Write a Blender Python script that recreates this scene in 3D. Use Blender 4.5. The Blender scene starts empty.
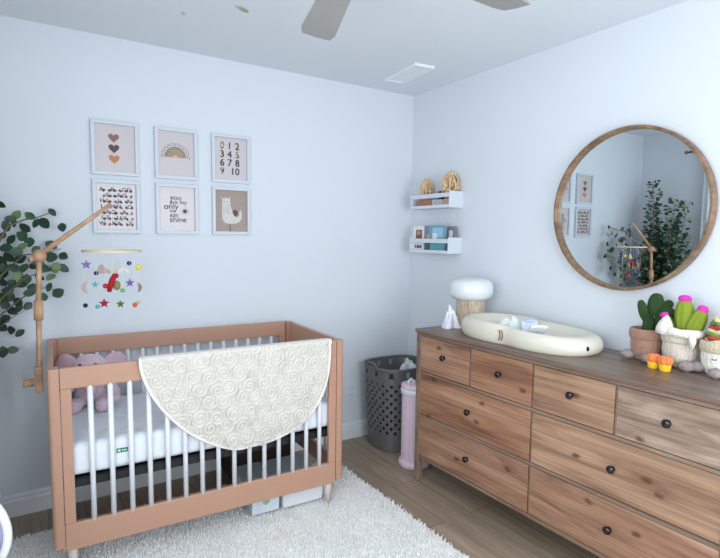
import bpy, bmesh, math, random
from mathutils import Vector, Matrix, noise
PI = math.pi
SC = bpy.context.scene
COL = SC.collection
rnd = random.Random(7)

# ------------------------------------------------------------------ camera
cd = bpy.data.cameras.new('camera'); cam = bpy.data.objects.new('camera', cd); COL.objects.link(cam)
R_ = Vector((0.8456, -0.5337, 0.0115)); F_ = Vector((0.5324, 0.8416, -0.0905))
F_.normalize(); R_ = (R_ - F_*R_.dot(F_)).normalized(); U_ = R_.cross(F_)
cam.matrix_world = Matrix(((R_.x, U_.x, -F_.x, -2.5758), (R_.y, U_.y, -F_.y, -3.2240), (R_.z, U_.z, -F_.z, 1.5196), (0, 0, 0, 1)))
cd.sensor_width = 36; cd.lens = 518.93/720*36; cd.shift_x = 7.71/720; cd.shift_y = 4.92/720
cd.clip_start = 0.02
SC.camera = cam

# ------------------------------------------------------------------ world, lights, exposure
w = bpy.data.worlds.new('world'); SC.world = w; w.use_nodes = True
wb = w.node_tree.nodes['Background']; wb.inputs['Color'].default_value = (0.62, 0.80, 1.0, 1); wb.inputs['Strength'].default_value = 1.0

def area(name, loc, rot, sx, sy, power, color):
    l = bpy.data.lights.new(name, 'AREA'); l.shape = 'RECTANGLE'; l.size = sx; l.size_y = sy
    l.energy = power; l.color = color
    o = bpy.data.objects.new(name, l); COL.objects.link(o); o.location = loc; o.rotation_euler = rot
    return o
# daylight through the left window (faces +x) and an added fill lamp behind the camera (faces +y)
area('left_window_daylight', (-3.07, -2.75, 1.55), (0, -PI/2, 0), 1.35, 1.65, 50, (0.87, 0.945, 1.0))
area('rear_fill_light', (-1.25, -4.17, 1.5), (PI/2, 0, 0), 1.9, 1.35, 50, (0.85, 0.935, 1.0))
SC.view_settings.view_transform = 'Standard'; SC.view_settings.look = 'None'
SC.view_settings.exposure = -0.05; SC.view_settings.gamma = 1.0
SC.view_settings.use_curve_mapping = False
SC.cycles.max_bounces = 8; SC.cycles.diffuse_bounces = 5; SC.cycles.use_denoising = True
SC.cycles.sample_clamp_indirect = 6

# ------------------------------------------------------------------ materials
def lin(c):
    f = lambda v: v/12.92 if v <= .04045 else ((v+.055)/1.055)**2.4
    return tuple(f(v/255) for v in c) + (1,)
MATS = {}
def mat(name, rgb, rough=.6, metal=0, noise_amt=.06, nscale=30, bump=0, bscale=200, coat=0, trans=0, emis=0, spec=.5, sheen=0, sss=0):
    if name in MATS: return MATS[name]
    m = bpy.data.materials.new(name); m.use_nodes = True; nt = m.node_tree; b = nt.nodes['Principled BSDF']
    c = lin(rgb)
    tc = nt.nodes.new('ShaderNodeTexCoord'); n = nt.nodes.new('ShaderNodeTexNoise'); n.inputs['Scale'].default_value = nscale
    nt.links.new(tc.outputs['Object'], n.inputs['Vector'])
    mx = nt.nodes.new('ShaderNodeMix'); mx.data_type = 'RGBA'
    mx.inputs['A'].default_value = tuple(v*(1-noise_amt) for v in c[:3]) + (1,)
    mx.inputs['B'].default_value = tuple(min(1, v*(1+noise_amt)) for v in c[:3]) + (1,)
    nt.links.new(n.outputs['Fac'], mx.inputs['Factor']); nt.links.new(mx.outputs['Result'], b.inputs['Base Color'])
    b.inputs['Roughness'].default_value = rough; b.inputs['Metallic'].default_value = metal
    b.inputs['Specular IOR Level'].default_value = spec
    b.inputs['Coat Weight'].default_value = coat; b.inputs['Transmission Weight'].default_value = trans
    b.inputs['Sheen Weight'].default_value = sheen
    if bump:
        n2 = nt.nodes.new('ShaderNodeTexNoise'); n2.inputs['Scale'].default_value = bscale; nt.links.new(tc.outputs['Object'], n2.inputs['Vector'])
        bp = nt.nodes.new('ShaderNodeBump'); bp.inputs['Strength'].default_value = bump; bp.inputs['Distance'].default_value = .004
        nt.links.new(n2.outputs['Fac'], bp.inputs['Height']); nt.links.new(bp.outputs['Normal'], b.inputs['Normal'])
    MATS[name] = m
    return m

def wood(name, stops, stretch=(1.2, 9, 9), seed=0, rough=.5, knots=True, wave=1.0, dark=(70, 40, 28), world=False, kscale=3.2):
    """planed timber: long grain along local X, broad colour bands, fine pores and a few knots"""
    if name in MATS: return MATS[name]
    m = bpy.data.materials.new(name); m.use_nodes = True; nt = m.node_tree; b = nt.nodes['Principled BSDF']; N = nt.nodes.new; L = nt.links.new
    tc = N('ShaderNodeTexCoord'); mp = N('ShaderNodeMapping'); mp.inputs['Scale'].default_value = stretch
    mp.inputs['Location'].default_value = (seed*3.17, seed*1.73, seed*5.1); L(tc.outputs['Object'], mp.inputs['Vector'])
    n1 = N('ShaderNodeTexNoise'); n1.inputs['Scale'].default_value = 1.6; n1.inputs['Detail'].default_value = 5; n1.inputs['Distortion'].default_value = .8*wave
    L(mp.outputs[0], n1.inputs['Vector'])
    cr = N('ShaderNodeValToRGB'); els = cr.color_ramp.elements
    while len(els) > 1: els.remove(els[-1])
    els[0].position = .3; els[0].color = lin(stops[0])
    for i, s in enumerate(stops[1:]):
        e = els.new(.3+.4*(i+1)/(len(stops)-1)); e.color = lin(s)
    L(n1.outputs['Fac'], cr.inputs['Fac'])
    # fine grain lines
    mp2 = N('ShaderNodeMapping'); mp2.inputs['Scale'].default_value = tuple(v*f for v, f in zip(stretch, (1.0, 9, 9))); L(tc.outputs['Object'], mp2.inputs['Vector'])
    n2 = N('ShaderNodeTexNoise'); n2.inputs['Scale'].default_value = 1.5; n2.inputs['Detail'].default_value = 6; L(mp2.outputs[0], n2.inputs['Vector'])
    mr = N('ShaderNodeMapRange'); mr.inputs['From Min'].default_value = .3; mr.inputs['From Max'].default_value = .7; mr.inputs['To Min'].default_value = .62; mr.inputs['To Max'].default_value = 1.15
    L(n2.outputs['Fac'], mr.inputs['Value'])
    mu = N('ShaderNodeMix'); mu.data_type = 'RGBA'; mu.blend_type = 'MULTIPLY'; mu.inputs['Factor'].default_value = 1
    L(cr.outputs['Color'], mu.inputs['A']); L(mr.outputs[0], mu.inputs['B'])
    out = mu.outputs['Result']
    if knots:
        mp3 = N('ShaderNodeMapping'); mp3.inputs['Rotation'].default_value = (PI/2, 0, 0); mp3.inputs['Scale'].default_value = (kscale*.62, 0, kscale); mp3.inputs['Location'].default_value = (seed*2.3, seed*.7, seed*1.9); L(tc.outputs['Object'], mp3.inputs['Vector'])
        nd = N('ShaderNodeTexNoise'); nd.inputs['Scale'].default_value = 9; L(mp3.outputs[0], nd.inputs['Vector'])
        ad = N('ShaderNodeVectorMath'); ad.operation = 'MULTIPLY_ADD'; ad.inputs[1].default_value = (.10, .10, .10); L(nd.outputs['Color'], ad.inputs[0]); L(mp3.outputs[0], ad.inputs[2])
        vo = N('ShaderNodeTexVoronoi'); vo.voronoi_dimensions = '2D'; vo.inputs['Scale'].default_value = 1.0; L(ad.outputs[0], vo.inputs['Vector'])
        k = N('ShaderNodeMapRange'); k.inputs['From Min'].default_value = .03; k.inputs['From Max'].default_value = .075; k.inputs['To Min'].default_value = .8; k.inputs['To Max'].default_value = 0
        L(vo.outputs['Distance'], k.inputs['Value'])
        mk = N('ShaderNodeMix'); mk.data_type = 'RGBA'; L(k.outputs[0], mk.inputs['Factor']); L(out, mk.inputs['A']); mk.inputs['B'].default_value = lin(dark)
        out = mk.outputs['Result']
    L(out, b.inputs['Base Color']); b.inputs['Roughness'].default_value = rough
    bp = N('ShaderNodeBump'); bp.inputs['Strength'].default_value = .15; bp.inputs['Distance'].default_value = .002; L(n2.outputs['Fac'], bp.inputs['Height']); L(bp.outputs[0], b.inputs['Normal'])
    MATS[name] = m
    return m

# ------------------------------------------------------------------ mesh builder
def T(x=0, y=0, z=0, rx=0, ry=0, rz=0, s=(1, 1, 1)):
    return Matrix.Translation((x, y, z)) @ Matrix.Rotation(rz, 4, 'Z') @ Matrix.Rotation(ry, 4, 'Y') @ Matrix.Rotation(rx, 4, 'X') @ Matrix.Diagonal((*s, 1))
class MB:
    def __init__(s): s.v = []; s.f = []; s.m = []
    def add(s, vs, fs, mi=0, M=None):
        k = len(s.v)
        s.v += [tuple(M @ Vector(p)) if M else tuple(p) for p in vs]
        s.f += [tuple(i+k for i in f) for f in fs]; s.m += [mi]*len(fs)
        return s
    def box(s, x0, x1, y0, y1, z0, z1, mi=0, M=None):
        return s.add([(x0,y0,z0),(x1,y0,z0),(x1,y1,z0),(x0,y1,z0),(x0,y0,z1),(x1,y0,z1),(x1,y1,z1),(x0,y1,z1)],
                     [(0,3,2,1),(4,5,6,7),(0,1,5,4),(1,2,6,5),(2,3,7,6),(3,0,4,7)], mi, M)
    def lathe(s, prof, n=32, mi=0, M=None, caps=True):
        vs = []; fs = []
        for r, z in prof:
            for i in range(n): a = 2*PI*i/n; vs.append((r*math.cos(a), r*math.sin(a), z))
        for j in range(len(prof)-1):
            for i in range(n): a, b = j*n+i, j*n+(i+1) % n; fs.append((a, b, b+n, a+n))
        if caps: fs.append(tuple(range(n-1, -1, -1))); fs.append(tuple(range((len(prof)-1)*n, len(prof)*n)))
        return s.add(vs, fs, mi, M)
    def tube(s, pts, rad, n=8, mi=0, M=None, closed=False):
        pts = [Vector(p) for p in pts]; m = len(pts); vs = []; fs = []
        up = Vector((0, 0, 1)); prev = None
        for k, p in enumerate(pts):
            if closed: t = (pts[(k+1) % m]-pts[k-1]).normalized()
            else: t = (pts[min(k+1, m-1)]-pts[max(k-1, 0)]).normalized()
            if prev is None:
                a = t.cross(up);
                if a.length < 1e-3: a = t.cross(Vector((1, 0, 0)))
                a.normalize()
            else:
                a = prev - t*prev.dot(t); a.normalize()
            prev = a; b = t.cross(a); r = rad[k] if isinstance(rad, (list, tuple)) else rad
            for i in range(n): q = 2*PI*i/n; vs.append(p + a*r*math.cos(q) + b*r*math.sin(q))
        for k in range(m if closed else m-1):
            k2 = (k+1) % m
            for i in range(n): fs.append((k*n+i, k*n+(i+1) % n, k2*n+(i+1) % n, k2*n+i))
        if not closed: fs.append(tuple(range(n-1, -1, -1))); fs.append(tuple(range((m-1)*n, m*n)))
        return s.add(vs, fs, mi, M)
    def ell(s, c, r, n=16, m=10, mi=0, M=None, rough=0, seed=0):
        if isinstance(r, (int, float)): r = (r, r, r)
        vs = [(0, 0, -1)]; fs = []
        for j in range(1, m):
            ph = -PI/2+PI*j/m
            for i in range(n): a = 2*PI*i/n; vs.append((math.cos(a)*math.cos(ph), math.sin(a)*math.cos(ph), math.sin(ph)))
        vs.append((0, 0, 1)); top = len(vs)-1
        for i in range(n): fs.append((0, 1+(i+1) % n, 1+i)); fs.append((top, top-n+i, top-n+(i+1) % n))
        for j in range(m-2):
            for i in range(n): a, b = 1+j*n+i, 1+j*n+(i+1) % n; fs.append((a, b, b+n, a+n))
        o = []
        for p in vs:
            k = 1+rough*noise.noise(Vector(p)*2.6+Vector((seed, seed*2, 0))) if rough else 1
            o.append((p[0]*r[0]*k, p[1]*r[1]*k, p[2]*r[2]*k))
        MM = Matrix.Translation(c); MM = (M @ MM) if M else MM
        return s.add(o, fs, mi, MM)
    def prism(s, out, z0, z1, mi=0, M=None):
        n = len(out); vs = [(x, y, z0) for x, y in out]+[(x, y, z1) for x, y in out]
        a = sum(out[i][0]*out[(i+1) % n][1]-out[(i+1) % n][0]*out[i][1] for i in range(n))
        fs = [tuple(range(n-1, -1, -1)), tuple(range(n, 2*n))]+[(i, (i+1) % n, n+(i+1) % n, n+i) for i in range(n)]
        if a < 0: fs = [tuple(reversed(f)) for f in fs]
        return s.add(vs, fs, mi, M)
    def grid(s, fn, nu, nv, mi=0, M=None, wrap=False):
        vs = [fn(i/nu, j/nv) for j in range(nv+1) for i in range(nu if wrap else nu+1)]; w_ = nu if wrap else nu+1
        fs = [(j*w_+i, j*w_+(i+1) % w_, (j+1)*w_+(i+1) % w_, (j+1)*w_+i) for j in range(nv) for i in range(nu)]
        return s.add(vs, fs, mi, M)
    def text(s, body, size, mi=0, M=None, ext=.0006, align='CENTER'):
        c = bpy.data.curves.new('lettering', 'FONT'); c.body = body; c.size = size; c.extrude = ext; c.align_x = align; c.align_y = 'CENTER'; c.resolution_u = 3
        o = bpy.data.objects.new('lettering', c); me = o.to_mesh()
        s.add([tuple(v.co) for v in me.vertices], [tuple(p.vertices) for p in me.polygons], mi, M)
        o.to_mesh_clear(); bpy.data.objects.remove(o); bpy.data.curves.remove(c)
        return s
    def build(s, name, mats, parent=None, smooth=False, bevel=0, loc=None, rot=None, seg=2, auto=None):
        me = bpy.data.meshes.new(name); me.from_pydata([tuple(p) for p in s.v], [], s.f); me.update()
        if not isinstance(mats, (list, tuple)): mats = [mats]
        for m in mats: me.materials.append(m)
        me.polygons.foreach_set('material_index', s.m)
        if smooth: me.polygons.foreach_set('use_smooth', [True]*len(s.f))
        if auto: 
            me.polygons.foreach_set('use_smooth', [True]*len(s.f)); me.set_sharp_from_angle(angle=math.radians(auto))
        o = bpy.data.objects.new(name, me); COL.objects.link(o)
        if parent: o.parent = parent
        if loc: o.location = loc
        if rot: o.rotation_euler = rot
        if bevel:
            b = o.modifiers.new('bevel', 'BEVEL'); b.width = bevel; b.segments = seg; b.limit_method = 'ANGLE'; b.angle_limit = .6
        return o
def tag(o, label, cat, group=None):
    o['label'] = label; o['category'] = cat
    if group: o['group'] = group
    return o
def empty(name, loc, rz, label, cat, group=None):
    o = bpy.data.objects.new(name, None); COL.objects.link(o); o.location = loc; o.rotation_euler = (0, 0, rz); o.empty_display_size = .05
    return tag(o, label, cat, group)
def struct(o): o['kind'] = 'structure'; return o
def copy_tree(o, parent=None):
    c = o.copy(); COL.objects.link(c); c.parent = parent
    for ch in list(o.children): copy_tree(ch, c)
    return c
def nz(p, s=1): return noise.noise(Vector(p)*s)

# ------------------------------------------------------------------ setting
XL, YB, H = -3.1, -4.2, 2.599
wallm = mat('painted_wall', (221, 225, 230), .85, noise_amt=.015, nscale=2, bump=.06, bscale=350, spec=.2)
ceilm = mat('painted_ceiling', (228, 230, 235), .9, noise_amt=.02, nscale=3, bump=.15, bscale=160, spec=.15)
trimm = mat('white_trim', (228, 230, 233), .45, noise_amt=.01)
# floor planks
fm = bpy.data.materials.new('floor_planks'); fm.use_nodes = True; nt = fm.node_tree; b = nt.nodes['Principled BSDF']; N = nt.nodes.new; L = nt.links.new
tc = N('ShaderNodeTexCoord'); mp = N('ShaderNodeMapping'); mp.inputs['Rotation'].default_value = (0, 0, PI/2); L(tc.outputs['Object'], mp.inputs['Vector'])
br = N('ShaderNodeTexBrick'); br.offset = .37; br.inputs['Scale'].default_value = 1; br.inputs['Brick Width'].default_value = 1.25; br.inputs['Row Height'].default_value = .18
br.inputs['Mortar Size'].default_value = .0015; br.inputs['Color1'].default_value = lin((166, 147, 127)); br.inputs['Color2'].default_value = lin((150, 131, 112)); br.inputs['Mortar'].default_value = lin((62, 52, 44))
L(mp.outputs[0], br.inputs['Vector'])
mp2 = N('ShaderNodeMapping'); mp2.inputs['Scale'].default_value = (22, 1.6, 1); L(tc.outputs['Object'], mp2.inputs['Vector'])
n = N('ShaderNodeTexNoise'); n.inputs['Scale'].default_value = 1.6; n.inputs['Detail'].default_value = 6; n.inputs['Distortion'].default_value = .6; L(mp2.outputs[0], n.inputs['Vector'])
mr = N('ShaderNodeMapRange'); mr.inputs['From Min'].default_value = .3; mr.inputs['From Max'].default_value = .7; mr.inputs['To Min'].default_value = .76; mr.inputs['To Max'].default_value = 1.16; L(n.outputs['Fac'], mr.inputs['Value'])
mu = N('ShaderNodeMix'); mu.data_type = 'RGBA'; mu.blend_type = 'MULTIPLY'; mu.inputs['Factor'].default_value = 1; L(br.outputs['Color'], mu.inputs['A']); L(mr.outputs[0], mu.inputs['B'])
L(mu.outputs['Result'], b.inputs['Base Color']); b.inputs['Roughness'].default_value = .42
bp = N('ShaderNodeBump'); bp.inputs['Strength'].default_value = .2; bp.inputs['Distance'].default_value = .002; L(br.outputs['Fac'], bp.inputs['Height']); bp.invert = True; L(bp.outputs[0], b.inputs['Normal'])

struct(MB().box(XL-.1, .1, YB-.1, .1, -.1, 0).build('floor', fm))
struct(MB().box(XL-.1, .1, YB-.1, .1, H, H+.1).build('ceiling', ceilm))
struct(MB().box(XL-.1, .1, 0, .1, 0, H).build('wall_back', wallm))
struct(MB().box(0, .1, YB-.1, 0, 0, H).build('wall_right', wallm))
# left wall with a window opening, rear wall with a window opening
wy0, wy1, wz0, wz1 = -3.65, -1.85, .85, 2.25
g = MB(); g.box(XL-.1, XL, YB-.1, wy0, 0, H); g.box(XL-.1, XL, wy1, 0, 0, H); g.box(XL-.1, XL, wy0, wy1, 0, wz0); g.box(XL-.1, XL, wy0, wy1, wz1, H)
struct(g.build('wall_left', wallm))
rx0, rx1, rz0, rz1 = -2.3, -.2, .8, 2.2
g = MB(); g.box(XL, rx0, YB-.1, YB, 0, H); g.box(rx1, 0, YB-.1, YB, 0, H); g.box(rx0, rx1, YB-.1, YB, 0, rz0); g.box(rx0, rx1, YB-.1, YB, rz1, H)
struct(g.build('wall_rear', wallm))
glass = mat('window_glass', (235, 242, 245), .02, trans=1, noise_amt=0)
def window(name, along, a0, a1, z0, z1, pos, side):
    def bx(g, u0, u1, d0, d1, zz0, zz1, mi=0):
        if along == 'y': g.box(pos+min(d0*side, d1*side), pos+max(d0*side, d1*side), u0, u1, zz0, zz1, mi)
        else: g.box(u0, u1, pos+min(d0*side, d1*side), pos+max(d0*side, d1*side), zz0, zz1, mi)
    g = MB(); t = .05; md = (a0+a1)/2
    bx(g, a0, a0+t, .02, .08, z0, z1); bx(g, a1-t, a1, .02, .08, z0, z1); bx(g, a0+t, a1-t, .02, .08, z0, z0+t); bx(g, a0+t, a1-t, .02, .08, z1-t, z1); bx(g, md-.02, md+.02, .02, .08, z0+t, z1-t)
    o = struct(g.build(name, trimm))
    g = MB(); bx(g, a0+t, md-.02, .045, .055, z0+t, z1-t); bx(g, md+.02, a1-t, .045, .055, z0+t, z1-t); g.build('pane', glass, o)
    return o
window('window_1', 'y', wy0, wy1, wz0, wz1, XL, -1)
window('window_2', 'x', rx0, rx1, rz0, rz1, YB, -1)  # unseen rear window, added to go with the fill lamp
def baseboard(name, M, length):
    prof = [(0, 0), (.014, 0), (.014, .085), (.010, .096), (.010, .108), (.006, .118), (0, .122)]
    g = MB(); n_ = len(prof)
    vs = [(0, -p[0], p[1]) for p in prof]+[(length, -p[0], p[1]) for p in prof]
    fs = [(i, (i+1) % n_, n_+(i+1) % n_, n_+i) for i in range(n_)]+[tuple(range(n_-1, -1, -1)), tuple(range(n_, 2*n_))]
    g.add(vs, fs, 0, M); struct(g.build(name, trimm))
baseboard('baseboard_back', T(XL, 0, 0), -XL)
baseboard('baseboard_right', T(0, 0, 0, rz=-PI/2), -YB)
baseboard('baseboard_left', T(XL, YB, 0, rz=PI/2), -YB)

# curtain with rod on the left wall (seen in the mirror)
sheer = mat('sheer_white_curtain', (226, 232, 236), .8, noise_amt=.02)
cu = empty('curtain', (XL+.075, -.905, 0), 0, 'white window curtain hanging at the left wall, seen only in the round mirror', 'curtain')
g = MB(); g.grid(lambda u, v: (.022*math.sin(u*PI*14)*(1-.3*v), -.25+.50*u, .04+2.28*v), 112, 4)
c_ = g.build('curtain_panel', sheer, cu, smooth=True); sm = c_.modifiers.new('solid', 'SOLIDIFY'); sm.thickness = .003
rod = empty('curtain_rod', (XL+.09, -1.9, 2.36), 0, 'slim grey curtain rod above the left window, its end seen in the mirror', 'curtain rod')
gm = mat('brushed_grey_metal', (130, 135, 140), .35, metal=.9)
MB().tube([(0, -1.35, 0), (0, 1.4, 0)], .011, 12).build('rod', gm, rod, smooth=True)
MB().ell((0, 1.415, 0), .018).build('finial', gm, rod, smooth=True)
MB().tube([(0, 1.25, 0), (-.09, 1.25, 0)], .008, 10).build('bracket', gm, rod, smooth=True)

# outlet
ol = empty('wall_outlet', (-.529, 0, .3575), 0, 'white wall outlet plate low on the back wall between crib and laundry basket', 'outlet')
MB().box(-.039, .039, -.006, 0, -.062, .062).build('cover_plate', mat('white_plastic', (222, 226, 232), .35, noise_amt=.01), ol, bevel=.003)
dk = mat('slot_dark', (60, 64, 70), .6)
for z in (-.026, .026):
    s_ = MB().box(-.017, .017, -.008, -.004, z-.016, z+.016).build('socket', MATS['white_plastic'], ol, bevel=.002)
    MB().box(-.008, -.006, -.0085, -.0075, z-.005, z+.007).box(.006, .008, -.0085, -.0075, z-.005, z+.007).build('slot', dk, s_)

# ceiling vent
vt = empty('ceiling_vent', (-.390, -.433, H), math.radians(-6), 'white slatted air vent in the ceiling near the room corner', 'vent')
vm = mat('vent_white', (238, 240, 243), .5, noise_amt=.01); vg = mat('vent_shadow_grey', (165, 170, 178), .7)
g = MB(); g.box(-.075, .075, -.19, -.165, -.016, 0); g.box(-.075, .075, .165, .19, -.016, 0); g.box(-.075, -.052, -.165, .165, -.016, 0); g.box(.052, .075, -.165, .165, -.016, 0)
g.build('vent_frame', vm, vt, bevel=.002)
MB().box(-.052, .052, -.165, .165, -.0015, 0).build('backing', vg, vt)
g = MB()
for i in range(5): g.box(-.011, .011, -.165, .165, -.001, .001, M=T(-.042+.021*i, 0, -.005, ry=.7))
g.build('slat', vm, vt)

# little green leaf on the ceiling and a small hook
lf = MB(); out = [(.028*math.cos(a)*(1 if math.cos(a) > 0 else 1.3), .013*math.sin(a)) for a in [2*PI*i/16 for i in range(16)]]
lf.prism(out, -.006, -.002); lf.tube([(-.03, 0, -.004), (-.055, .01, -.003)], .0018, 6)
tag(lf.build('leaf_sticker', mat('soft_green', (150, 175, 140), .7), loc=(-1.639, -.745, H), rot=(0, 0, .5)), 'small green leaf sticker on the ceiling above the pictures', 'sticker')
tag(MB().lathe([(.011, -.008), (.011, 0)], 12).build('ceiling_hook_cap', mat('hook_grey', (180, 186, 190), .6), loc=(-1.873, -.547, H)), 'tiny pale hook cap on the ceiling left of the green leaf', 'hook')

# ceiling fan
fan = empty('ceiling_fan', (-1.76, -1.945, 2.315), 0, 'ceiling fan with taupe blades overhead, two blade tips in view', 'ceiling fan')
bladem = mat('fan_blade_taupe', (158, 156, 152), .5, noise_amt=.03); fanm = mat('fan_nickel', (150, 150, 150), .3, metal=.8)
MB().lathe([(.03, .29), (.07, .28), (.07, .25), (.03, .22)], 24).build('canopy', fanm, fan, smooth=True)
MB().tube([(0, 0, .05), (0, 0, .24)], .013, 12).build('downrod', fanm, fan, smooth=True)
MB().lathe([(.03, .09), (.075, .08), (.085, .05), (.08, .02), (.03, .012)], 32).build('motor_housing', fanm, fan, smooth=True)
for i in range(5):
    a = math.radians(72)+i*2*PI/5
    out = [(.16, -.045), (.60, -.068), (.652, -.058), (.658, 0), (.652, .058), (.60, .068), (.16, .045)]
    bl = MB().prism(out, -.004, .004, M=T(rx=.17)).build('fan_blade', bladem, fan, bevel=.002); bl.rotation_euler = (0, 0, a)
    MB().box(.08, .2, -.015, .015, -.008, -.003).build('blade_arm', fanm, bl)

# ------------------------------------------------------------------ rug
rugm = bpy.data.materials.new('rug_yarn'); rugm.use_nodes = True; nt = rugm.node_tree; b = nt.nodes['Principled BSDF']; N = nt.nodes.new; L = nt.links.new
tc = N('ShaderNodeTexCoord'); n = N('ShaderNodeTexNoise'); n.inputs['Scale'].default_value = 60; L(tc.outputs['Object'], n.inputs['Vector'])
cr = N('ShaderNodeValToRGB'); cr.color_ramp.elements[0].position = .3; cr.color_ramp.elements[0].color = lin((232, 229, 225)); cr.color_ramp.elements[1].position = .65; cr.color_ramp.elements[1].color = lin((252, 250, 247))
L(n.outputs['Fac'], cr.inputs['Fac']); L(cr.outputs['Color'], b.inputs['Base Color']); b.inputs['Roughness'].default_value = .9; b.inputs['Sheen Weight'].default_value = .2
RX0, RX1, RY0, RY1 = -2.98, -.856, -2.75, -.285
rug = empty('shag_rug', (0, 0, 0), 0, 'thick white shag rug lying under the crib on the plank floor', 'rug')
MB().box(RX0, RX1, RY0, RY1, .001, .012).build('backing', rugm, rug)
import array
def tufts():
    V = array.array('f'); Fc = []; r = random.Random(5); step = .0105
    y = RY0; k = 0
    V = []; 
    while y < RY1:
        if y < -1.75: st = .02
        else: st = step
        x = RX0
        while x < RX1:
            bx_, by_ = x+r.uniform(-.5, .5)*st, y+r.uniform(-.5, .5)*st
            x += st
            # outside the view frustum's floor footprint the pile is left coarse
            q = nz((bx_*5, by_*5, 0)); h = .020+.008*r.random()+.005*q
            ang = r.uniform(0, 2*PI); lean = r.uniform(.004, .012)
            edge = min(bx_-RX0, RX1-bx_, by_-RY0, RY1-by_)
            if edge < .02: lean += .006
            dx, dy = math.cos(ang)*lean, math.sin(ang)*lean; rr = st*.42*r.uniform(.8, 1.2)
            for (t, s_, hh) in ((0, 1, .008), (.45, 1.0, .6*h), (1, .45, h)):
                for c in range(3):
                    a = ang+c*2*PI/3; V.append((bx_+dx*t+math.cos(a)*rr*s_, by_+dy*t+math.sin(a)*rr*s_, hh))
            for lv in (0, 3):
                for c in range(3): c2 = (c+1) % 3; Fc.append((k+lv+c, k+lv+c2, k+lv+3+c2, k+lv+3+c))
            Fc.append((k+6, k+7, k+8)); k += 9
        y += st
    g = MB(); g.v = V; g.f = Fc; g.m = [0]*len(Fc)
    return g
pile = tufts().build('pile', rugm, rug, smooth=True); pile['kind'] = 'stuff'

# ------------------------------------------------------------------ crib
KR = -.0362; c_, s_ = math.cos(KR), math.sin(KR)
kroot = (-1.1022-.708*c_-.373*s_, -.8180-.708*s_+.373*c_, 0)
crib = empty('crib', kroot, KR, 'terracotta pink wooden baby crib with white slats on the rug', 'crib')
def crib_pt(a, bb, z):   # a from the left end, bb from the front
    x, y = a-.708, bb-.373
    return Vector((kroot[0]+x*c_-y*s_, kroot[1]+x*s_+y*c_, z))
cm = mat('terracotta_paint', (186, 143, 120), .42, noise_amt=.03, nscale=8)
slm = mat('white_slat', (232, 233, 236), .35, noise_amt=.01); legm = mat('pale_leg', (226, 212, 206), .45, noise_amt=.02)
KL, KW, KH, KB = 1.416, .746, .953, .162
hx, hy = KL/2, KW/2
for sx in (-1, 1):
    for sy in (-1, 1):
        g = MB(); r = .018; out = []
        x1, x0 = hx, hx-.044; y1, y0 = hy, hy-.05
        out = [(x0, y0), (x1, y0)]+[(x1-r+r*math.cos(t), y1-r+r*math.sin(t)) for t in [PI/2*i/8 for i in range(9)]]+[(x0, y1)]
        g.prism([(x*sx, y*sy) for x, y in out], KB, KH)
        g.build('corner_post', cm, crib, auto=40)
        MB().lathe([(.014, .016), (.022, .13), (.026, KB+.002)], 20).build('leg', legm, crib, loc=(sx*(hx-.072), sy*(hy-.045), 0), smooth=True)
def rail(name, x0, x1, y0, y1, z0, z1): return MB().box(x0, x1, y0, y1, z0, z1).build(name, cm, crib, bevel=.004)
for sy, nm in ((-1, 'front'), (1, 'rear')):
    ya, yb = sorted((sy*hy, sy*(hy-.028)))
    if sy == -1: ya += .003
    rail('top_rail', -hx+.0455, hx-.0455, ya, yb, .862, KH)
    rail('bottom_rail', -hx+.0455, hx-.0455, ya, yb, KB-.018, .265)
    for sx in (-1, 1):
        a, b_ = sorted((sx*(hx-.0455), sx*(hx-.089))); rail('side_stile', a, b_, ya, yb, .265, .862)
    for i in range(15):
        x = -hx+.160+.0795*i
        MB().lathe([(.0115, .258), (.0115, .868)], 14).build('slat', slm, crib, loc=(x, sy*(hy-.014), 0), smooth=True)
for sx in (-1, 1):
    a, b_ = sorted((sx*hx, sx*(hx-.026)))
    rail('end_top_rail', a, b_, -hy+.05, hy-.05, .80, KH-.002)
    rail('end_bottom_rail', a, b_, -hy+.05, hy-.05, KB, .265)
    for i in range(7):
        MB().lathe([(.0115, .258), (.0115, .81)], 14).build('slat', slm, crib, loc=(sx*(hx-.013), -hy+.05+(KW-.1)*(i+.5)/7, 0), smooth=True)
blk = mat('black_metal', (24, 23, 26), .5, noise_amt=.05)
g = MB(); g.box(-hx+.03, hx-.03, -hy+.035, hy-.035, .445, .457); g.box(-hx+.03, hx-.03, -hy+.035, -hy+.05, .410, .457); g.box(-hx+.03, hx-.03, hy-.05, hy-.035, .410, .457)
g.build('mattress_support', blk, crib)
# mattress (lies in the crib)
quilt = bpy.data.materials.new('quilted_mattress'); quilt.use_nodes = True; nt = quilt.node_tree; b = nt.nodes['Principled BSDF']; N = nt.nodes.new; L = nt.links.new
b.inputs['Base Color'].default_value = lin((226, 230, 236)); b.inputs['Roughness'].default_value = .75
tc = N('ShaderNodeTexCoord'); vo = N('ShaderNodeTexVoronoi'); vo.inputs['Scale'].default_value = 22; vo.feature = 'SMOOTH_F1'; L(tc.outputs['Object'], vo.inputs['Vector'])
bp = N('ShaderNodeBump'); bp.inputs['Strength'].default_value = .7; bp.inputs['Distance'].default_value = .008; bp.invert = True; L(vo.outputs['Distance'], bp.inputs['Height']); L(bp.outputs[0], b.inputs['Normal'])
mt = empty('crib_mattress', (kroot[0], kroot[1], .458), KR, 'white quilted crib mattress lying inside the terracotta crib', 'mattress')
MB().box(-hx+.034, hx-.034, -hy+.034, hy-.034, 0, .145).build('mattress_body', quilt, mt, bevel=.03, seg=4)
g = MB(); Mt = T(-.425, -hy+.0335, .085, rx=PI/2)
g.prism([(-.024, -.010), (.024, -.010), (.024, .010), (-.024, .010)], 0, .0015, 0, Mt)
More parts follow.
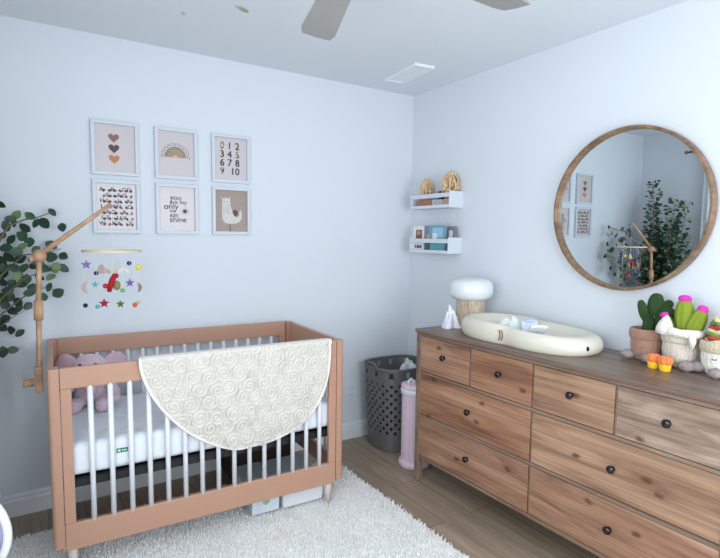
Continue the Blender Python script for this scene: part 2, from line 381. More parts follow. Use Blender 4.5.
g.prism([(-.013+.007*math.cos(a), .005*math.sin(a)) for a in [2*PI*i/12 for i in range(12)]], .0015, .002, 1, Mt); g.prism([(-.002, -.0025), (.019, -.0025), (.019, .0025), (-.002, .0025)], .0015, .002, 1, Mt)
g.build('care_tag', [mat('tag_green', (30, 122, 88), .6), MATS['white_plastic']], mt)['label'] = 'small dark green tag with white mark'

# blanket draped over the front rail
bm_ = bpy.data.materials.new('plush_quilt'); bm_.use_nodes = True; nt = bm_.node_tree; b = nt.nodes['Principled BSDF']; N = nt.nodes.new; L = nt.links.new
b.inputs['Base Color'].default_value = lin((216, 210, 200)); b.inputs['Roughness'].default_value = .85; b.inputs['Sheen Weight'].default_value = .15
def hemline(z, side):
    d = min(1, max(0, (.945-z)/(.945-.460)))
    if side < 0: return .83-(.83-.362)*(1-d**1.62)**(1/1.58)
    return .83+.492*(1-d**2.6)**(1/2.6)
swc = [(rnd.uniform(.3, 1.4), rnd.uniform(.4, 1.0)) for _ in range(0)]
# swirl centres on a jittered lattice: raised spiral loops sewn in the plush
sw = []
for j in range(9):
    for i in range(14): sw.append((.34+.080*(i+.5*(j % 2))+rnd.uniform(-.014, .014), .45+.066*j+rnd.uniform(-.012, .012), rnd.choice((-1, 1))))
def swirl(a, z):
    d2 = sorted(((a-x)**2+(z-y)**2, x, y, q) for x, y, q in sw)[0]
    d = math.sqrt(d2[0]); th = math.atan2(z-d2[2], a-d2[1])
    q = .5+.5*math.cos(2*PI*d/.0185+th*d2[3]+nz((a*9, z*9, 1))*2)
    return q**.45*(.8+.5*nz((a*14, z*14, 5)))
def smo(zs, n=26):
    return zs
bl = empty('baby_blanket', tuple(crib_pt(.84, 0, .95)), KR, 'round cream quilted plush blanket draped over the front rail of the crib', 'blanket')
def bfn(u, v):
    # v 0..1: from hem up the front, over the rail, down the inner side
    VF = .80
    if v < VF: t = v/VF; z = .460+(.955-.460)*(1-math.cos(t*PI/2)); off = -.010; zz = z; front = True
    else:
        t = (v-VF)/(1-VF)*.13; front = False; z = .955
        if t < .05: q = PI*t/.05; off = .008-.026*math.cos(q); zz = .957+.013*math.sin(q)
        else: off = .041; zz = .957-(t-.05)
    a0, a1 = hemline(z, -1), hemline(z, 1); a = a0+(a1-a0)*u
    fold = .006*math.sin(a*17+1)*max(0, (.95-z)/.5)+.010*max(0, (.8-z))*math.sin(a*9)
    pz = swirl(a, z if front else zz)*.017*min(1, min(u, 1-u, v*1.5)*60)
    if front: off -= abs(fold)+pz
    else: off += pz*.3
    return (a-.84, off, zz-.95)
g = MB(); g.grid(bfn, 340, 230)
bo = g.build('quilted_cloth', bm_, bl, smooth=True)
sm = bo.modifiers.new('solid', 'SOLIDIFY'); sm.thickness = .009; sm.offset = -1
# piping
edge = [bfn(0, v/50) for v in range(0, 42)][::-1]
hem = [(p[0], p[1]-.002, p[2]) for p in edge]+[bfn(u/20, 0) for u in range(1, 20)]+[bfn(1, v/50) for v in range(0, 42)]
MB().tube(hem, .0075, 8).build('piped_edge', mat('cream_piping', (240, 235, 226), .8), bl, smooth=True)

# plush elephant sitting in the crib
ppk = mat('pink_plush', (214, 188, 200), .95, noise_amt=.12, nscale=60, bump=.8, bscale=120, sheen=.6)
ppk2 = mat('pink_plush_ear', (208, 174, 188), .95, noise_amt=.12, nscale=60, bump=.6, bscale=120, sheen=.4)
p0 = crib_pt(.20, .60, .602); pe = empty('plush_elephant', tuple(p0), math.radians(-14), 'pale pink fluffy plush elephant sitting at the left end of the crib', 'plush toy')
pe.scale = (1.02, 1.02, .84)
MB().ell((0, 0, .10), (.085, .08, .105), 24, 16, rough=.08).build('body', ppk, pe, smooth=True)
hd = MB(); hd.ell((.0, -.035, .255), (.085, .08, .082), 28, 18, rough=.07); hd.tube([(.0, -.10, .25), (.005, -.135, .215), (.012, -.15, .165), (.03, -.165, .13)], [.032, .028, .022, .018], 14)
hdo = hd.build('head', ppk, pe, smooth=True)
for sx in (-1, 1):
    MB().ell((0, 0, 0), (.062, .018, .072), 22, 12, rough=.1, seed=sx).build('ear', ppk2, hdo, smooth=True, loc=(sx*.115, .0, .262), rot=(0, 0, sx*.35))
    MB().ell((sx*.036, -.104, .292), .0075, 10, 8).build('eye', mat('toy_eye_black', (20, 20, 24), .2), hdo, smooth=True)
    MB().tube([(sx*.05, -.03, .05), (sx*.065, -.09, .035), (sx*.07, -.14, .042)], [.036, .036, .038], 16).ell((sx*.07, -.145, .043), (.037, .026, .038)).build('leg', ppk, pe, smooth=True)
    MB().tube([(sx*.075, -.02, .16), (sx*.115, -.06, .11), (sx*.12, -.09, .07)], [.027, .026, .028], 14).ell((sx*.12, -.092, .066), .029).build('arm', ppk, pe, smooth=True)

# things stored below the crib
def bin_(loc, w_, d_, h_, m_, label, lidm):
    o = empty('storage_box', loc, KR, label, 'storage box')
    g = MB(); t = .003; fw, fd = w_/2, d_/2
    g.add([(-fw*.96, -fd*.97, 0), (fw*.96, -fd*.97, 0), (fw*.96, fd*.97, 0), (-fw*.96, fd*.97, 0), (-fw, -fd, h_), (fw, -fd, h_), (fw, fd, h_), (-fw, fd, h_)], [(0,3,2,1),(4,5,6,7),(0,1,5,4),(1,2,6,5),(2,3,7,6),(3,0,4,7)])
    g.build('box_body', m_, o, bevel=.006)
    MB().box(-fw-.004, fw+.004, -fd-.004, fd+.004, h_, h_+.012).build('lid', lidm, o, bevel=.004)
    return o
b1 = bin_((-1.522, -.560, .034), .160, .34, .125, mat('pale_blue_plastic', (212, 220, 226), .35, noise_amt=.12, nscale=14), 'narrow pale plastic storage box with green print under the crib', mat('lid_grey', (170, 178, 186), .4))
g = MB(); g.prism([(.018*math.cos(a)*(1+.3*math.sin(3*a)), .012*math.sin(a)) for a in [2*PI*i/18 for i in range(18)]], 0, .001, 0, T(0, -.171, .06, rx=PI/2)); g.build('green_print', mat('faded_green', (150, 185, 150), .5), b1)
b2 = bin_((-1.305, -.575, .034), .250, .34, .125, mat('white_bin_plastic', (222, 223, 226), .4, noise_amt=.05), 'wide white plastic storage box under the right end of the crib', MATS['lid_grey'])
brn = mat('dark_brown_fabric', (52, 38, 34), .9, noise_amt=.3, nscale=12, bump=.4)
o = empty('storage_bag', (-1.42, -.22, .034), KR, 'dark brown fabric storage bag behind the boxes under the crib', 'storage bag')
MB().box(-.16, .25, -.1, .14, 0, .33).build('bag_body', brn, o, bevel=.04, seg=4)
MB().tube([(-.06, -.108, .26), (-.05, -.115, .20), (.05, -.115, .20), (.06, -.108, .26)], .008, 8).build('handle', brn, o, smooth=True)

# ------------------------------------------------------------------ dresser
DR = -PI/2+.0158; DD = .490
dorg = (-.548, -.7605, 0)
dresser = empty('dresser', dorg, DR, 'long knotty pine dresser with eight drawers along the right wall', 'dresser')
edge_w = wood('pine_frame', [(112, 92, 76), (140, 116, 98), (156, 132, 112)], (1.2, 9, 9), 1, .5, knots=False)
legw = wood('pine_frame_upright', [(108, 88, 72), (136, 112, 94), (152, 128, 108)], (9, 9, 1.2), 2, .5, knots=False)
topw = wood('pine_top', [(104, 84, 72), (126, 104, 90), (142, 118, 102)], (1.0, 10, 10), 3, .38, knots=False)
sidew = wood('pine_side', [(120, 96, 74), (150, 122, 96)], (9, 9, 1.2), 4, .5, knots=False)
DLN = 1.722; DZ = .9615; st0, pit = .0375, .4118
MB().box(-.004, DLN+.004, -.006, DD, DZ-.022, DZ).build('tabletop', topw, dresser, bevel=.006, seg=3)
for (x, y) in ((.005, .0), (DLN-.041, .0), (.005, DD-.05), (DLN-.041, DD-.05)):
    MB().box(x, x+.036, y+.004, y+.045, 0, DZ-.022).build('leg', legw, dresser, bevel=.002)
for x in (.012, DLN-.028): MB().box(x, x+.016, .045, DD-.05, .14, DZ-.022).build('side_panel', sidew, dresser)
MB().box(.036, DLN-.036, DD-.02, DD-.012, .15, DZ-.022).build('back_panel', sidew, dresser)
for z0, z1, nm in ((.922, .940, 'top'), (.688, .704, 'mid'), (.416, .432, 'low'), (.150, .168, 'bottom')):
    MB().box(.040, DLN-.040, .008, .03, z0, z1).build('front_rail', edge_w, dresser, bevel=.0015)
MB().box(.040, DLN-.040, .03, DD-.03, .152, .160).build('bottom_panel', sidew, dresser)
for i in (1, 2, 3): MB().box(st0+pit*i-.0035, st0+pit*i+.0035, .016, .04, .704, .922).build('divider', edge_w, dresser)
for z0, z1 in ((.432, .688), (.168, .416)): MB().box(st0+pit*2-.0035, st0+pit*2+.0035, .016, .04, z0, z1).build('divider', edge_w, dresser)
knobm = mat('knob_dark_metal', (70, 66, 66), .2, metal=.9, noise_amt=.02)
tones = {'red': [(122, 82, 62), (164, 118, 90), (188, 144, 116)], 'tan': [(128, 94, 72), (168, 130, 102), (192, 156, 126)], 'mix': [(122, 86, 66), (164, 122, 96), (188, 148, 120)],
         'grey': [(110, 86, 72), (150, 124, 106), (188, 162, 142)]}
def drawer(x0, x1, z0, z1, tone, seed, big, wave=1):
    gap = .003
    wm = wood('pine_drawer_%d' % seed, tones[tone], (1.0, 7, 7), seed, .48, knots=True, wave=wave, dark=(84, 46, 28), kscale=4.6)
    g = MB(); g.box(x0+gap, x1-gap, .010, .028, z0+gap, z1-gap)
    d = g.build('drawer', wm, dresser, bevel=.0015)
    MB().box(x0+.02, x1-.02, .0285, DD-.06, z0+.02, z0+.10).build('drawer_box', sidew, d)
    cx, cz = (x0+x1)/2, (z0+z1)/2+(0 if big else .010)
    M = T(cx, .010, cz, rx=PI/2)
    MB().lathe([(.012, 0), (.009, .004), (.009, .008), (.015, .013), (.0175, .018), (.015, .023), (.006, .026)], 20, M=M).build('knob', knobm, d, smooth=True)
for i, (tn, sd, wv) in enumerate((('mix', 11, 1), ('red', 12, 1), ('tan', 13, 1), ('grey', 14, 3))):
    drawer(st0+pit*i+(.0035 if i else 0), st0+pit*(i+1)-(.0035 if i < 3 else 0), .704, .922, tn, sd, False, wv)
for i, (tn, sd) in enumerate((('red', 15), ('tan', 16))):
    drawer(st0+pit*2*i+(.0035 if i else 0), st0+pit*2*(i+1)-(0 if i else .0035), .432, .688, tn, sd, True)
for i, (tn, sd) in enumerate((('mix', 17), ('mix', 18))):
    drawer(st0+pit*2*i+(.0035 if i else 0), st0+pit*2*(i+1)-(0 if i else .0035), .168, .416, tn, sd, True)

# ------------------------------------------------------------------ on the dresser
TZ = DZ
# changing pad
pad = empty('changing_pad', (-.280, -1.372, TZ), -PI/2+.02, 'cream peanut-shaped foam changing pad lying on the dresser', 'changing pad')
padm = mat('cream_foam', (222, 215, 198), .42, noise_amt=.015, nscale=6)
def peanut(th):
    c, s = math.cos(th), math.sin(th); a, b_ = .408, .205
    r = (abs(c/a)**2.6+abs(s/b_)**2.6)**(-1/2.6)
    r *= 1-.13*math.exp(-((abs(c)/.42)**2))
    return r
def padfn(u, v):
    th = 2*PI*u; r = peanut(th)
    x = math.cos(th)
    hi = .108-.018*(x+1)/2*1.2
    prof = [(0.0, .045), (.25, .045), (.45, .05), (.62, .068), (.74, .092), (.82, .104), (.90, .104), (.965, .088), (1.0, .058), (1.0, .03), (.975, .008), (.95, .0)]
    t = v*(len(prof)-1); i = min(int(t), len(prof)-2); f = t-i
    p = [prof[max(i-1, 0)], prof[i], prof[i+1], prof[min(i+2, len(prof)-1)]]
    cr_ = lambda k: .5*((2*p[1][k])+(-p[0][k]+p[2][k])*f+(2*p[0][k]-5*p[1][k]+4*p[2][k]-p[3][k])*f*f+(-p[0][k]+3*p[1][k]-3*p[2][k]+p[3][k])*f**3)
    k, z = max(0, cr_(0)), cr_(1)
    return (r*k*math.cos(th), r*k*math.sin(th), max(0, z)*hi/.104)
MB().grid(padfn, 96, 44, wrap=True).build('pad_body', padm, pad, smooth=True)
# maroon maker's mark embossed on the front and a dark strap slot at the right end
g = MB()
for k in (0, 1):
    pts = [(-.030+.016*k+.010*math.sin(t*PI), -.183-.003*math.sin(t*PI), .022+.055*t) for t in [i/8 for i in range(9)]]
    g.tube([(x, y-.002, z) for x, y, z in pts], .0028, 6)
g.build('printed_mark', mat('maroon_print', (150, 60, 60), .5), pad, smooth=True)['label'] = 'maroon curved logo mark'
MB().ell((.397, -.058, .040), (.009, .012, .013), 14, 10).build('strap_slot', mat('slot_black', (18, 18, 18), .6), pad, smooth=True)
# crumpled cloth and diaper on the pad
def crumple(name, loc, rz, rx_, ry_, h, m_, label, cat, seed, peaks=4):
    r = random.Random(seed); pk = [(r.uniform(-.6, .6), r.uniform(-.6, .6), r.uniform(.5, 1)) for _ in range(peaks)]
    def fn(u, v):
        th = 2*PI*u; q = v; x, y = q*math.cos(th), q*math.sin(th)
        e = 1+.18*math.sin(3*th+seed)+.10*math.sin(5*th+2*seed)
        z = max(math.exp(-((x-a)**2+(y-b_)**2)*5)*c for a, b_, c in pk)
        z = z*(1-q**3)+.22*abs(nz((x*3.2+seed, y*3.2, seed)))*(1-q)**.5+.04*(1-q)
        return (x*rx_*e, y*ry_*e, max(.001, z*h))
    g = MB(); g.grid(fn, 60, 24, wrap=True)
    o = g.build(name, m_, None, smooth=True, loc=loc, rot=(0, 0, rz)); s = o.modifiers.new('solid', 'SOLIDIFY'); s.thickness = .002; s.offset = 1
    return tag(o, label, cat)
crumple('cloth', (-.27, -1.285, TZ+.049), .6, .06, .09, .11, mat('pale_mint_cotton', (222, 230, 222), .85), 'crumpled pale mint cotton cloth on the left half of the changing pad', 'cloth', 3)
dp = empty('folded_diaper', (-.295, -1.435, TZ+.055), 1.0, 'white folded diaper with bluish shine lying across the middle of the changing pad', 'diaper')
MB().grid(lambda u, v: (-.075+.15*u, -.045+.09*v+.01*math.sin(u*PI), .012+.045*(abs(2*u-1)**2)+.006*math.sin(v*PI)), 24, 12).build('diaper_body', mat('white_diaper', (226, 230, 240), .35), dp, smooth=True).modifiers.new('solid', 'SOLIDIFY').thickness = .014
MB().box(.055, .078, -.03, .03, .046, .056, M=T(ry=-.2)).build('fastening_tab', mat('pale_blue_tab', (190, 204, 226), .5), dp, bevel=.003)
# white tissue cloth on the far end
crumple('muslin_cloth', (-.335, -.838, TZ), .2, .064, .062, .150, mat('white_muslin', (238, 239, 246), .85), 'small heap of white muslin cloth at the far left end of the dresser top', 'cloth', 23, 6)

# mushroom lamp
lamp = empty('table_lamp', (-.205, -.875, TZ), 0, 'mushroom table lamp with opal white shade and fluted wood base on dresser', 'lamp')
prof = [(.02, .176), (.08, .174), (.112, .180), (.130, .198), (.138, .225), (.137, .256), (.128, .282), (.106, .300), (.062, .308), (.0, .310)]
MB().lathe([(r, z) for r, z in prof][:-1]+[(.001, .310)], 48).build('lamp_shade', mat('opal_white', (226, 228, 228), .3, noise_amt=.01, coat=.3), lamp, smooth=True)
g = MB(); nf = 40
def flt(u, v): a = 2*PI*u; r = .084+.0035*abs(math.sin(a*nf/2)); return (r*math.cos(a), r*math.sin(a), .004+.172*v)
g.grid(flt, nf*6, 2, wrap=True); g.lathe([(.084, 0), (.088, .004), (.084, .006)], 48)
g.build('fluted_base', wood('lamp_oak', [(190, 170, 148), (208, 190, 168)], (9, 9, 1.2), 6, .5, knots=False), lamp, smooth=True)

# ------------------------------------------------------------------ potted plush dolls
def knit(name, rgb, vertical=True, sc=55):
    m = mat(name, rgb, .9, noise_amt=.1, nscale=50, sheen=.3); nt = m.node_tree
    if 'wv' in nt.nodes: return m
    wv = nt.nodes.new('ShaderNodeTexVoronoi'); wv.name = 'wv'; wv.inputs['Scale'].default_value = sc*2.4
    tc = nt.nodes.new('ShaderNodeTexCoord'); nt.links.new(tc.outputs['Object'], wv.inputs['Vector'])
    bp = nt.nodes.new('ShaderNodeBump'); bp.inputs['Strength'].default_value = .8; bp.inputs['Distance'].default_value = .004; bp.invert = True
    nt.links.new(wv.outputs['Distance'], bp.inputs['Height']); nt.links.new(bp.outputs[0], nt.nodes['Principled BSDF'].inputs['Normal'])
    return m
feetm = mat('grey_fluff', (150, 138, 134), .95, noise_amt=.35, nscale=55, bump=1, bscale=90)
def potdoll(loc, rz, bodym, rimm, label, r=.078, h=.155):
    o = empty('potted_cactus_plush', loc, rz, label, 'plush toy')
    n_ = 72
    def body(u, v):
        a = 2*PI*u; pr = [(.0, 0), (.72, .004), (.92, .03), (1.0, .075), (.99, .115), (.95, .14), (.93, h)]
        t = v*(len(pr)-1); i = min(int(t), len(pr)-2); f = t-i; k = pr[i][0]+(pr[i+1][0]-pr[i][0])*f; z = pr[i][1]+(pr[i+1][1]-pr[i][1])*f
        rr = r*k*(1+.022*math.sin(a*22)*(1 if .1 < v < .9 else 0)); return (rr*math.cos(a), rr*math.sin(a), z)
    bd = MB().grid(body, n_, 36, wrap=True).build('pot_body', bodym, o, smooth=True)
    g = MB()
    def rim(u, v):
        a = 2*PI*u; q = 2*PI*v; return ((r*1.0+.008*math.cos(q)+.0015*math.sin(a*30))*math.cos(a), (r*1.0+.008*math.cos(q)+.0015*math.sin(a*30))*math.sin(a), h-.015+.024*math.sin(q))
    g.grid(rim, 90, 12, wrap=True); g.build('knitted_rim', rimm, o, smooth=True)
    MB().lathe([(.001, h-.004), (r*.97, h-.01), (r*.97, h-.016), (.001, h-.016)], 32).build('soil', mat('brown_felt', (92, 66, 52), .95), o)
    return o, bd
def feet(o, pts, s=1.0):
    for i, (x, y) in enumerate(pts): MB().ell((x, y, .021*s), (.03*s, .026*s, .021*s), 20, 12, rough=.18, seed=i+3).build('foot', feetm, o, smooth=True)
def cactus(o, m_, x, y, z, rx_, h, tilt=0, ribs=8, tiltx=0, name='cactus_arm', flat=.8):
    def fn(u, v):
        a = 2*PI*u; p = -PI/2+PI*v; k = math.cos(p)**.75 if math.cos(p) > 0 else 0
        rr = rx_*k*(1+.05*math.cos(a*ribs)); return (rr*math.cos(a), rr*math.sin(a)*flat, h/2+h/2*math.sin(p))
    g = MB().grid(fn, 64, 24, wrap=True); c = g.build(name, m_, o, smooth=True, loc=(x, y, z), rot=(tiltx, tilt, 0)); return c
# local frame: rz=-90deg => local x runs along the dresser towards the camera's right, local -y faces the room
RZ = -PI/2+.35
brown = knit('mauve_brown_knit', (164, 124, 104)); dgr = mat('dark_green_felt', (40, 68, 28), .9, noise_amt=.15, nscale=40, bump=.4)
p1, b1_ = potdoll((-.124, -1.935, TZ), RZ, brown, brown, 'brown knitted pot plush with dark green prickly pear pads, leftmost beside changing pad', .067, .140)
feet(p1, [(-.070, -.036), (.02, -.078)], 1.05)
for (x, y, z, r_, h_, t_) in ((.0, .0, .125, .026, .08, -.05), (.012, .0, .185, .032, .100, .12), (-.014, -.012, .165, .020, .095, -.28), (.03, -.006, .145, .036, .105, .55), (-.006, -.03, .12, .024, .075, .1), (.03, .01, .20, .022, .07, .8)):
    cactus(p1, dgr, x+.008, y, z+(z-.12)*.35, r_, h_*1.08, t_, 6, name='cactus_pad', flat=.55)
cream = knit('cream_knit', (214, 202, 186)); lime = mat('lime_green_felt', (132, 146, 40), .9, noise_amt=.12, nscale=40, bump=.4); pink = mat('magenta_felt', (222, 54, 176), .9, noise_amt=.12, nscale=60, bump=.5)
dol = mat('olive_green_felt', (84, 96, 34), .9, noise_amt=.15, nscale=40, bump=.4)
p2, b2_ = potdoll((-.128, -2.086, TZ), RZ, cream, cream, 'cream knitted pot plush with lime green cactus topped by magenta tufts, middle of three', .070, .150)
feet(p2, [(.035, -.088), (.072, -.068)], 1.1)
c1 = cactus(p2, lime, .008, .0, .13, .036, .178, -.02); MB().ell((0, 0, .174), (.027, .024, .016), 20, 12, rough=.1).build('pink_bloom', pink, c1, smooth=True)
c2 = cactus(p2, lime, .026, -.018, .12, .034, .155, .32); MB().ell((0, 0, .152), (.022, .020, .017), 20, 12, rough=.1).build('pink_bloom', pink, c2, smooth=True)
c3 = cactus(p2, dol, -.018, -.01, .12, .024, .12, -.45); MB().ell((0, 0, .118), (.018, .017, .012), 16, 10, rough=.1).build('pink_bloom', pink, c3, smooth=True)
# knitted scarf piece over the rim, with a pointed hood at the left
crm = knit('ivory_knit', (226, 218, 208), sc=40)
g = MB(); g.tube([(-.085, -.02, .165), (-.055, -.066, .168), (0, -.088, .160), (.05, -.074, .158), (.086, -.03, .16)], [.015, .02, .019, .021, .014], 12)
g.tube([(.045, -.083, .16), (.05, -.094, .13), (.048, -.09, .10)], [.017, .014, .008], 10)
g.build('knitted_scarf', crm, p2, smooth=True)
g = MB(); g.lathe([(.033, 0), (.034, .02), (.028, .045), (.014, .07), (.003, .082)], 20, M=T(-.062, -.055, .15, ry=.12)); g.build('pointed_hood', crm, p2, smooth=True)
# third
wht = knit('white_knit_face', (232, 226, 216)); tan = knit('tan_knit_rim', (206, 188, 162))
p3, b3_ = potdoll((-.128, -2.246, TZ), RZ, wht, tan, 'white face-embroidered pot plush with striped red green succulent, right edge of dresser', .071, .135)
feet(p3, [(-.01, -.092), (.06, -.075)], 1.0)
g = MB()
for sx in (-.02, .022): g.tube([(sx-.009, -.0815, .078), (sx-.004, -.083, .074), (sx+.004, -.083, .074), (sx+.009, -.0815, .078)], .0016, 6)
g.build('stitched_eyes', mat('black_thread', (30, 26, 26), .7), b3_, smooth=True)
strp = [mat('rib_red', (176, 74, 58), .9), mat('rib_green', (110, 140, 60), .9), mat('rib_cream', (222, 200, 160), .9)]
for k in range(7):
    R0 = .050-.0032*k; z = .138+.0155*k
    g = MB(); pts = [((R0+.004*math.sin(5*t+k))*math.cos(t), (R0+.004*math.sin(5*t+k))*math.sin(t), z+.005*math.sin(3*t+k*1.7)) for t in [2*PI*i/40 for i in range(40)]]
    g.tube(pts, .0105, 8, closed=True)
    g.lathe([(.001, z), (R0, z)], 16, caps=False); g.build('ribbon_ring', strp[(2, 0, 1)[k % 3]], p3, smooth=True)
cactus(p3, mat('mint_green_felt', (120, 180, 130), .9), .012, 0, .225, .020, .06)
# tiny boots: orange tops, yellow cups
org = knit('orange_knit', (240, 128, 60), sc=40); yel = knit('yellow_knit', (244, 190, 20), sc=40)
def bootie(loc, label):
    o = empty('knitted_cup', loc, -PI/2, label, 'toy', 'small yellow and orange knitted cups')
    MB().lathe([(.019, 0), (.022, .004), (.0235, .028), (.021, .032)], 24).build('cup', yel, o, smooth=True)
    def fr(u, v): a = 2*PI*u; r = (.0215+.006*math.sin(v*PI))*(1+.10*math.sin(a*7)); return (r*math.cos(a), r*math.sin(a), .028+.034*v)
    MB().grid(fr, 56, 8, wrap=True).lathe([(.002, .059), (.021, .060)], 24, caps=False).build('ruffle', org, o, smooth=True)
bootie((-.262, -2.043, TZ), 'yellow knitted cup with orange ruffle on dresser, left one of the pair')
bootie((-.272, -2.097, TZ), 'yellow knitted cup with orange ruffle on dresser, right one of the pair')

# ------------------------------------------------------------------ mirror
MYC, MZC, MR = -1.7416, 1.6716, .4046
mir = empty('round_mirror', (-.004, MYC, MZC), 0, 'large round wall mirror in a thin walnut frame above the dresser', 'mirror')
mir.rotation_euler = (0, -.004, -.014)
mirw = wood('mirror_walnut', [(112, 84, 60), (142, 110, 82), (158, 126, 96)], (6, 6, 6), 8, .45, knots=False)
g = MB(); n_ = 128
pr = [(MR-.012, -.004), (MR-.002, -.005), (MR, -.048), (MR-.003, -.052), (MR-.012, -.052), (MR-.016, -.046), (MR-.018, -.020)]
M_ = Matrix(((0, 0, 1, 0), (1, 0, 0, 0), (0, 1, 0, 0), (0, 0, 0, 1)))
g.lathe([(r, z) for r, z in pr]+[pr[0]], n_, M=M_, caps=False); g.build('mirror_frame', mirw, mir, smooth=False, auto=35)
mm = bpy.data.materials.new('mirror_silver'); mm.use_nodes = True; b = mm.node_tree.nodes['Principled BSDF']; b.inputs['Base Color'].default_value = (.80, .85, .86, 1); b.inputs['Metallic'].default_value = 1; b.inputs['Roughness'].default_value = .01
MB().lathe([(MR-.014, -.024), (MR-.014, -.008)], n_, M=M_).build('mirror_glass', mm, mir)

# ------------------------------------------------------------------ wall shelves
shm = mat('white_lacquer', (216, 220, 227), .4, noise_amt=.01)
SY0, SY1 = -.144, -.568   # along the wall
def shelf(z0, label):
    o = empty('wall_shelf', (0, (SY0+SY1)/2, z0), 0, label, 'shelf', 'pair of white picture ledges in the corner')
    hl = (SY0-SY1)/2
    MB().box(-.12, 0, -hl+.010, hl-.010, 0, .010).build('shelf_board', shm, o, bevel=.001)
    for sy in (-1, 1):
        a, b_ = sorted((sy*hl, sy*(hl-.010))); MB().box(-.122, 0, a, b_, 0, .113).build('end_panel', shm, o, bevel=.002)
    MB().box(-.122, -.112, -hl+.010, hl-.010, .0, .022).build('lower_rail', shm, o, bevel=.001)
    MB().box(-.122, -.112, -hl+.010, hl-.010, .072, .102).build('upper_rail', shm, o, bevel=.001)
    MB().box(-.010, 0, -hl+.010, hl-.010, .010, .075).build('back_rail', shm, o)
    return o
shelf(1.727, 'upper white wall ledge in the corner holding two golden ornaments')
shelf(1.410, 'lower white wall ledge in the corner holding picture books')
def book(loc, wx, wy, wz, m_, label, extra=None, rot=(0, 0, 0)):
    o = tag(bpy.data.objects.new('book', None), label, 'book', None); COL.objects.link(o); o.location = loc; o.rotation_euler = rot
    t = .002; g = MB()   # covers at -x/+x faces, spine at y-
    g.box(-wx/2, -wx/2+t, -wy/2, wy/2, 0, wz); g.box(wx/2-t, wx/2, -wy/2, wy/2, 0, wz); g.box(-wx/2+t, wx/2-t, -wy/2, -wy/2+t, 0, wz)
    g.build('cover', m_, o); MB().box(-wx/2+t, wx/2-t, -wy/2+t, wy/2-.004, .003, wz-.003).build('pages', mat('paper', (236, 232, 222), .8), o)
    if extra:
        g = MB(); mats = []
        for q_, (y0, y1, z0, z1, mm_) in enumerate(extra):
            if mm_ not in mats: mats.append(mm_)
            g.box(-wx/2-.0005*(q_+1), -wx/2, y0, y1, z0, z1, mats.index(mm_))
        g.build('cover_art', mats, o)
    return o
B = lambda n_, c: mat(n_, c, .55, noise_amt=.15, nscale=25)
book((-.092, -.214, 1.421), .012, .125, .185, B('white_cover', (230, 230, 226)), 'white picture book with a brown figure on its cover, lower ledge',
     [(-.045, .025, .06, .155, B('brown_art', (134, 84, 62))), (-.025, .01, .12, .145, B('skin_art', (196, 150, 120))), (-.03, .03, .06, .085, B('orange_art', (206, 110, 70))), (-.04, -.02, .022, .042, B('ink', (50, 46, 48))), (-.012, .01, .022, .042, B('ink', (50, 46, 48))), (.02, .032, .022, .042, B('ink', (50, 46, 48)))])
book((-.090, -.392, 1.421), .014, .215, .185, B('teal_cover', (112, 158, 178)), 'blue picture book facing out on the middle of the lower ledge',
     [(-.09, .02, .10, .17, B('pale_blue_art', (150, 196, 212))), (-.03, .02, .065, .13, B('white_art', (226, 232, 236))), (.06, .10, .0, .185, B('grey_violet_art', (130, 130, 146))), (.055, .075, .085, .12, B('amber_art', (226, 168, 70))), (-.1, .04, .012, .06, B('aqua_art', (96, 160, 168))), (.045, .1, .012, .06, B('dark_teal_art', (70, 92, 92)))])
book((-.050, -.520, 1.421), .012, .085, .178, B('grey_cover', (128, 130, 134)), 'grey picture book with a white arch on its cover, right end of lower ledge',
     [(-.015, .02, .05, .15, B('white_art', (226, 232, 236)))])
# books lying in the upper ledge (spines to the room)
def flatbook(loc, wx, wy, wz, m_, label):
    o = tag(bpy.data.objects.new('book', None), label, 'book'); COL.objects.link(o); o.location = loc
    t = .002; g = MB(); g.box(-wx/2, wx/2, -wy/2, wy/2, 0, t); g.box(-wx/2, wx/2, -wy/2, wy/2, wz-t, wz); g.box(-wx/2, -wx/2+t, -wy/2, wy/2, t, wz-t); g.build('cover', m_, o)
    MB().box(-wx/2+t, wx/2-.003, -wy/2+.003, wy/2-.003, t, wz-t).build('pages', MATS['paper'], o)
flatbook((-.070, -.278, 1.7375), .07, .17, .052, B('rust_cover', (168, 112, 84)), 'rust brown book lying in the upper ledge, left one')
flatbook((-.070, -.420, 1.7375), .07, .10, .050, B('silver_cover', (176, 182, 188)), 'silver grey book lying in the middle of the upper ledge')
flatbook((-.070, -.514, 1.7375), .07, .065, .050, B('tan_cover', (190, 158, 136)), 'tan book lying at the right end of the upper ledge')
tag(MB().lathe([(.024, 0), (.026, .04), (.022, .055), (.004, .06)], 20).build('small_jar', mat('black_lid', (40, 42, 44), .4), smooth=True, loc=(-.085, -.445, 1.788)), 'small black domed jar peeking above the upper ledge rail', 'jar')
